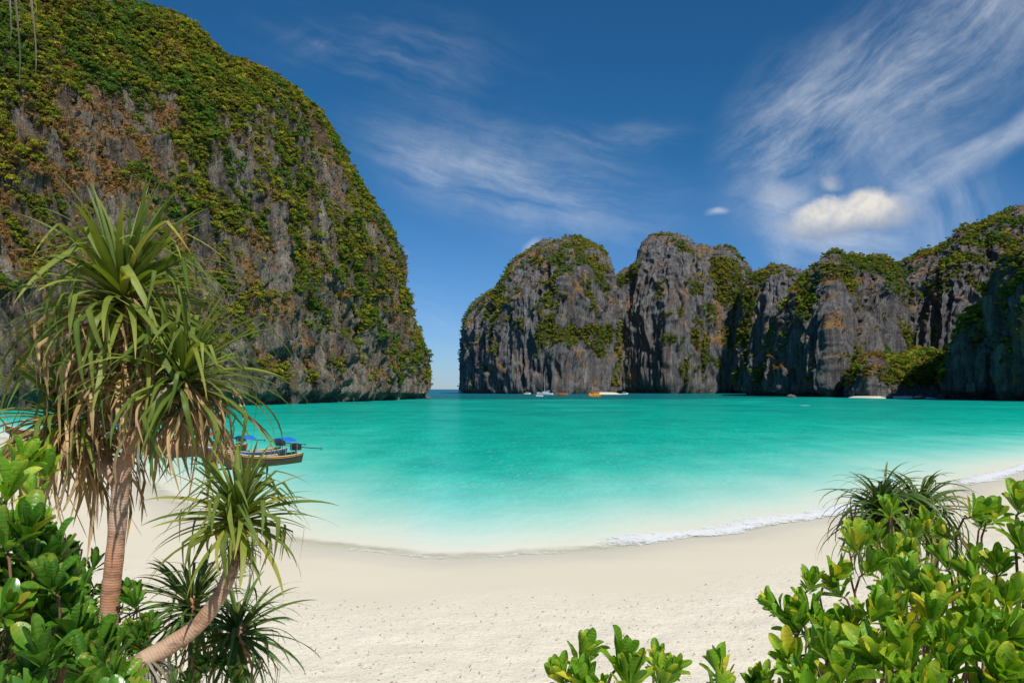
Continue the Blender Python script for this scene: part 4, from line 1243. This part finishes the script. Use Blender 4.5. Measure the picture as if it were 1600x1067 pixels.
crown(rt, P(286, 572, 5.82), 120, 0.90, 'green', (6, 7), 150, 12, 0.36, emin=-14, grey=0.3, deadscale=0.9)
crown(rt, P(108, 632, 6.12), 95, 0.90, 'green', (3, -12), 170, 13, 0.36, emin=-12, deadscale=1.2)

# --- low bent pandanus
b = gnd(120, 4.6)
rt = thing('pandanus_tree', 'low pandanus with bent orange trunk curving up from the bottom shrubs', 'tree', b)
trunk(rt, [b, P(170, 1100, 4.75), P(215, 1040, 4.85), P(262, 1010, 4.95), P(310, 975, 5.0), P(346, 925, 5.0), P(364, 875, 5.0), P(373, 806, 5.0)], [0.07, 0.066, 0.062, 0.056, 0.051, 0.048, 0.045, 0.04])
crown(rt, P(374, 792, 5.0), 125, 0.61, 'green', (2, 2), 150, 21, 0.30, emin=-12, grey=0.45, deadscale=0.46, wide=1.55)
crown(rt, P(232, 1020, 4.85), 0, 0.42, 'green', (0, 0), 90, 22, 0.06, grey=1.0, deadscale=0.8)

# --- dark low pandanus clumps behind it
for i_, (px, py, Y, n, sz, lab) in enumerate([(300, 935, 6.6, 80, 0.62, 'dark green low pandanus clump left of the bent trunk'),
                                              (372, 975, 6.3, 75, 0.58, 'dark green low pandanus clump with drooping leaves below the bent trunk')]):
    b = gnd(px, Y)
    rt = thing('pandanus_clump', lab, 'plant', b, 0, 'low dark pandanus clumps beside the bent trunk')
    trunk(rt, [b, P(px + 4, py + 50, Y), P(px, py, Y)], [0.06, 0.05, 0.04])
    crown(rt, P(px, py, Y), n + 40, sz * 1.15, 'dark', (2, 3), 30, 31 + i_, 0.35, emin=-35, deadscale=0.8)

# --- right pandanus behind the shrubs
b = gnd(1400, 8.0)
rt = thing('pandanus_tree', 'small twin headed pandanus rising behind the right hand shrubs', 'tree', b)
trunk(rt, [b, P(1396, 960, 8.0), P(1400, 880, 8.0)], [0.09, 0.08, 0.07])
trunk(rt, [P(1400, 885, 8.0), P(1384, 840, 8.0), P(1378, 800, 8.0)], [0.06, 0.05, 0.045], 'branch')
trunk(rt, [P(1400, 885, 8.0), P(1420, 850, 8.05), P(1432, 806, 8.1)], [0.06, 0.05, 0.045], 'branch')
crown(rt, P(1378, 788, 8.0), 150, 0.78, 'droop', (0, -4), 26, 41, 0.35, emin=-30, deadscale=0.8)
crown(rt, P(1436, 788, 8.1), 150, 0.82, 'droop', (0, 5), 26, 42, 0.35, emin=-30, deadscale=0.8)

# --- trees whose leaves reach in from the left border
b = gnd(-260, 6.4)
rt = thing('pandanus_tree', 'pandanus whose green leaf tips reach in at the left border halfway up', 'tree', b)
trunk(rt, [b, P(-190, 900, 6.4), P(-120, 700, 6.4), P(-105, 575, 6.4)], [0.10, 0.08, 0.07, 0.05])
crown(rt, P(-105, 570, 6.4), 70, 0.72, 'green', (0, 0), 30, 51, 0.4, emin=-30)
b = gnd(-520, 4.0)
rt = thing('pandanus_tree', 'pandanus reaching in at the upper left corner with two long grey hanging leaves', 'tree', b)
trunk(rt, [b, P(-430, 500, 4.0), P(-240, 60, 4.0), P(-100, -130, 4.0)], [0.12, 0.09, 0.08, 0.06])
crown(rt, P(-92, -150, 4.0), 60, 0.56, 'green', (0, 0), 16, 61, 0.2, emin=-25)
for px0_, py0_, ln in ((14, -40, 0.56), (37, -50, 0.55), (8, -30, 0.30)):
    V, Fc, A, Rb = strap_mesh(-80, ln, 0.032, 12, 0, 0.7, px0_, 0.8)
    o = add('dead_leaf', lm('dead_leaf', (V, Fc, A, Rb), m_grey), rt); o.matrix_basis = Matrix.Translation(-Vector(rt.location)) @ Matrix.Translation(P(px0_, py0_, 4.0)) @ Matrix.Rotation(0.7, 4, 'Z')
V, Fc, A, Rb = strap_mesh(-18, 0.56, 0.035, 16, 0, 0.2, 5, 0.5)
o = add('leaf', lm('leaf', (V, Fc, A, Rb), m_strapd), rt); o.matrix_basis = Matrix.Translation(-Vector(rt.location)) @ Matrix.Translation(P(-70, -30, 4.0)) @ Matrix.Rotation(0.05, 4, 'Z')


grow_leaves()

# ---------------------------------------------------------------- sea lettuce shrubs with spoon shaped leaves
def spoon_mesh(seed, length=1.0):
    r_ = random.Random(seed)
    SS = [0, .10, .22, .36, .50, .63, .74, .83, .90, .95, .98, 1.0]; seg, cols = 11, 5
    V, A, Rb, Fc = [], [], [], []
    curl = r_.uniform(-0.55, 0.75); cup = r_.uniform(0.10, 0.34); wid = r_.uniform(0.30, 0.38); bend = r_.uniform(-0.15, 0.15)
    x = z = 0; pt = 0.0
    for i in range(seg + 1):
        s = SS[i]
        wd = wid * 0.5 * (0.09 + 0.91 * sstep(np.float64(s), 0.0, 0.72)) * (1 - max(0, (s - 0.62) / 0.38) ** 2.2) ** 0.5 + 0.002
        for j in range(cols):
            q = -1 + 2 * j / (cols - 1)
            ripple = 0.012 * math.sin(s * 14 + q * 3 + seed)
            up = wd * (abs(q) ** 1.6) * cup * 2 - (0.018 * (1 - abs(q) * 2) if abs(q) < 0.3 else 0)
            V.append((x - math.sin(pt) * up, q * wd + bend * s * s, z + math.cos(pt) * up + ripple * abs(q)))
            A.append(s * (0.9 + 0.1 * abs(q))); Rb.append(1.0 if j == 2 else 0.0)
        dl = length * (SS[min(i + 1, seg)] - s); pt -= curl * (SS[min(i + 1, seg)] - s) * (0.4 + 1.2 * s); x += math.cos(pt) * dl; z += math.sin(pt) * dl
    for i in range(seg):
        for j in range(cols - 1):
            a_ = i * cols + j; Fc.append((a_, a_ + 1, a_ + cols + 1, a_ + cols))
    return V, Fc, A, Rb


SPOON = {'lit': [lm('leaf', spoon_mesh(k), m_spoon) for k in range(14)], 'dark': [lm('leaf', spoon_mesh(k + 50), m_spoon_shade) for k in range(14)]}


def shrub(label, rosettes, tone, seed, base_px, base_Y, leaf=0.127, group='glossy spoon leaved beach shrubs', stems=True, lean=0.0):
    """rosettes: list of (px, py, Y, scale)"""
    r_ = random.Random(seed)
    b = gnd(base_px, base_Y)
    root = thing('beach_shrub', label, 'shrub', b, 0, group)
    inv = Matrix.Translation(-b)
    leaves = []
    for (px, py, Y, sc) in rosettes:
        c_ = P(px, py, Y)
        tx, ty = r_.gauss(lean, 20), r_.gauss(14, 18)
        ax = Matrix.Rotation(R(ty), 4, 'X') @ Matrix.Rotation(R(tx), 4, 'Y')
        n = r_.randint(14, 20)
        ph = r_.uniform(0, 6)
        for k in range(n):
            q = (k + 0.5) / n
            inc = 18 + 62 * q ** 0.8 + r_.uniform(-10, 10)
            s = leaf * sc * (0.50 + 0.62 * min(1, q * 2.0)) * r_.uniform(0.85, 1.12)
            if q > 0.86: s *= r_.uniform(0.85, 1.15)
            M = Matrix.Translation(c_) @ ax @ Matrix.Translation((0, 0, 0.035 * q * sc)) @ Matrix.Rotation(ph + k * 2.39996 + r_.uniform(-.2, .2), 4, 'Z') @ Matrix.Rotation(-R(inc), 4, 'Y') \
                @ Matrix.Rotation(r_.uniform(-0.3, 0.3), 4, 'X') @ Matrix.Diagonal((s, s * r_.uniform(0.85, 1.15), s, 1)) @ Matrix.Translation((0.06, 0, 0))
            leaves.append((Y - 0.0012 * 0 + (0 if 0 < px < 1600 and py < 1100 else 5), M))
        if stems:
            down = (ax @ Vector((0, 0, -1)))
            top_ = Vector((b.x * 0.55 + c_.x * 0.45, b.y * 0.5 + c_.y * 0.5, b.z * 0.55 + c_.z * 0.45)) + Vector((r_.uniform(-.08, .08), r_.uniform(-.08, .08), 0))
            p1 = c_ + down * 0.10 + Vector((r_.uniform(-.02, .02), 0, 0))
            p2 = c_.lerp(top_, 0.45) + Vector((r_.uniform(-.05, .05), r_.uniform(-.05, .05), 0))
            path, rr = smooth_path([c_ - down * 0.02, p1, p2, top_, b + Vector((r_.uniform(-.1, .1), r_.uniform(-.1, .1), 0))], [0.0055 * sc, 0.006, 0.008, 0.011, 0.016], 0.05)
            MB().tube([p - b for p in path], rr, 6).build('stem', m_twig, root, True)
    leaves.sort(key=lambda a_: a_[0])
    for _, M in leaves[:300]:
        o = bpy.data.objects.new('leaf', r_.choice(SPOON[tone])); link(o, root); o.matrix_basis = inv @ M
    if len(leaves) > 300:
        join('foliage', [(M, r_.choice(SPOON[tone])) for _, M in leaves[300:]], root, inv)
    return root


def fill(poly, n, Ytop, Ybot, seed, mind=30, sc=1.0, back=0.0):
    r_ = random.Random(seed)
    xs_ = [p[0] for p in poly]; ys_ = [p[1] for p in poly]; y0, y1 = min(ys_), max(ys_)
    out = []; tries = 0
    while len(out) < n and tries < 9000:
        tries += 1
        x, y = r_.uniform(min(xs_), max(xs_)), r_.uniform(y0, y1)
        ins = False; j = len(poly) - 1
        for i in range(len(poly)):
            xi, yi = poly[i]; xj, yj = poly[j]
            if (yi > y) != (yj > y) and x < (xj - xi) * (y - yi) / (yj - yi) + xi: ins = not ins
            j = i
        if not ins or any((x - a_[0]) ** 2 + (y - a_[1]) ** 2 < mind ** 2 for a_ in out): continue
        q = (y - y0) / (y1 - y0)
        out.append((x, y, Ytop * (1 - q) + Ybot * q + r_.uniform(-.12, .12) + back, sc * r_.uniform(0.85, 1.12)))
    return out


# right side
up_left = [(1392, 812, 4.3, .85), (1336, 868, 4.1, 1.1), (1296, 912, 3.9, 1.0), (1262, 905 + 22, 3.8, .8), (1372, 855, 4.3, 1.05), (1420, 850, 4.4, .95), (1455, 840, 4.4, .9), (1390, 880, 4.2, 1.0),
           (1350, 900, 4.0, 1.0), (1430, 885, 4.2, 1.0), (1316, 935, 3.9, .9), (1400, 920, 4.1, 1.0)]
shrub('yellow-green shrub in front of the twin headed pandanus, its topmost rosette over the pandanus', up_left, 'lit', 101, 1400, 4.5)
tw = [(1515, 812, 4.0, .95), (1548, 818, 4.1, .85), (1492, 845, 4.1, .8), (1592, 806, 3.7, 1.1), (1622, 800, 3.6, 1.0), (1600, 870, 3.6, 1.0), (1640, 860, 3.6, 1.1), (1532, 828, 4.2, .8)]
shrub('sparse twiggy shrub with bare stems over the sand at the right border', tw, 'lit', 102, 1580, 4.0)
mid = fill([(1235, 985), (1300, 975), (1400, 925), (1500, 880), (1570, 905), (1640, 900), (1640, 1010), (1500, 1030), (1330, 1040), (1240, 1030)], 38, 3.9, 3.25, 5, 31)
mid += fill([(1260, 990), (1400, 930), (1620, 900), (1640, 1060), (1280, 1060)], 14, 4.2, 3.7, 6, 45)
mid += [(1224, 958, 3.6, .8), (1250, 990, 3.5, .95), (1270, 975, 3.5, 1.0)]
shrub('large dense shrub filling the lower right with packed upright leaves', mid, 'lit', 103, 1450, 3.9)
low = fill([(1240, 1040), (1340, 1020), (1460, 1030), (1560, 1000), (1640, 980), (1640, 1150), (1240, 1150)], 34, 3.2, 2.75, 8, 36, 1.0)
shrub('nearest shrub with broad bright leaves along the bottom right corner', low, 'lit', 104, 1480, 3.1)
# bottom centre
cen = [(905, 1048, 3.0, .88), (962, 1050, 3.0, 1.0), (1022, 1046, 3.2, .68), (1048, 1052, 3.2, .68), (884, 1076, 2.9, .8), (930, 1090, 2.85, 1.0), (982, 1085, 2.9, 1.0), (1030, 1080, 3.0, .85), (960, 1120, 2.8, 1.0)]
shrub('small shrub with tall rosette and purple grey shadow at the bottom centre', cen, 'lit', 105, 960, 3.1)
cn2 = [(1130, 1072, 3.2, .95), (1112, 1095, 3.1, .8), (1175, 1080, 3.2, .75), (1196, 1080, 3.25, .75), (1150, 1120, 3.1, 1.0), (1230, 1095, 3.2, .9), (1210, 1110, 3.0, .9)]
shrub('low row of leaf tips at the bottom edge left of the large shrubs', cn2, 'lit', 106, 1170, 3.3)
# left side
l1 = [(72, 752, 3.6, .9), (24, 745, 3.5, 1.15), (8, 790, 3.3, 1.2), (60, 790, 3.5, .8), (-20, 760, 3.4, 1.1), (40, 850, 3.2, 1.2), (72, 840, 3.3, 1.15), (10, 870, 3.1, 1.15), (50, 900, 3.2, 1.1), (-20, 900, 3.1, 1.1), (95, 880, 3.5, .9)]
l1 += fill([(-30, 900), (90, 880), (110, 960), (-30, 980)], 9, 3.4, 3.1, 12, 34)
l5 = [a_ for a_ in l1 if a_[1] >= 845]; l1 = [a_ for a_ in l1 if a_[1] < 845]
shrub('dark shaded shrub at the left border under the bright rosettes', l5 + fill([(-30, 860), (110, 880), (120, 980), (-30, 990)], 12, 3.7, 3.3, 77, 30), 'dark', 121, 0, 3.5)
shrub('bright shrub at the left border with its topmost rosettes over the beach', l1, 'lit', 111, 20, 3.6)
l2 = fill([(70, 850), (110, 850), (135, 885), (160, 905), (200, 920), (232, 960), (235, 1010), (190, 1060), (60, 1060), (40, 960)], 70, 6.4, 5.6, 13, 13, 1.1)
l2 += fill([(60, 900), (220, 940), (235, 1060), (60, 1060)], 30, 6.5, 6.2, 14, 16, 1.1)
l2 = [a_ for a_ in l2 if not (145 < a_[0] < 205 and a_[1] < 1000 and a_[2] < 6.25)]
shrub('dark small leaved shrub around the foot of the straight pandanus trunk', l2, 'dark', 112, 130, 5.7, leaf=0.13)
l3 = fill([(-30, 970), (60, 960), (110, 990), (160, 1010), (180, 1060), (190, 1150), (-30, 1150)], 34, 3.5, 2.8, 15, 36, 1.1)
l3 += fill([(-60, 900), (60, 930), (160, 1020), (220, 1070), (220, 1200), (-60, 1200)], 30, 4.4, 3.9, 19, 28, 1.1)
l3 += [(160, 1040, 3.3, 1.25), (185, 1030, 3.4, .9), (70, 1050, 2.9, 1.2)]
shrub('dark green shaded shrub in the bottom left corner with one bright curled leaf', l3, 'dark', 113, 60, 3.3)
l4 = [(322, 1055, 6.0, 1.0), (345, 1045, 6.1, .9), (360, 1065, 5.9, 1.0), (238, 1060, 5.2, .9), (300, 1075, 5.8, 1.0), (380, 1075, 6.0, .9), (275, 1070, 5.6, .9)]
shrub('small shrub at the bottom edge under the dark pandanus clumps', l4, 'dark', 114, 320, 6.2)

# dry twigs poking out of the shrubs, part of nothing
tg = MB(); 
p0 = P(1530, 800, 4.1)
# wet litter and broken leaves lying on the dry sand
r_ = np.random.default_rng(5)
nlit = 5200
Yl = 13 + 12 * r_.random(nlit) ** 1.2; Xl = (r_.random(nlit) * 2 - 1) * Yl * 0.72
keep = (-shore_d(Xl, Yl) > 6.5); Xl, Yl = Xl[keep], Yl[keep]; nlit = len(Xl)
Zl = ground(Xl, Yl) + 0.02
an = r_.random(nlit) * 6.28; ln_ = 0.007 + 0.045 * r_.random(nlit) ** 3
dx_, dy_ = np.cos(an) * ln_, np.sin(an) * ln_
V = np.stack([np.stack([Xl - dx_, Yl - dy_, Zl], -1), np.stack([Xl + dy_ * .35, Yl - dx_ * .35, Zl + ln_ * .4], -1), np.stack([Xl + dx_, Yl + dy_, Zl + 0.01], -1), np.stack([Xl - dy_ * .35, Yl + dx_ * .35, Zl + ln_ * .2], -1)], 1).reshape(-1, 3)
m_lit = plain('dry_litter', (0.46, 0.27, 0.14), 0.9, 0.2, 0.35, 3)
add('litter', make_mesh('litter', V, np.arange(len(V)).reshape(-1, 4), m_lit), kind='stuff', label='broken dry leaves scattered over the sand')
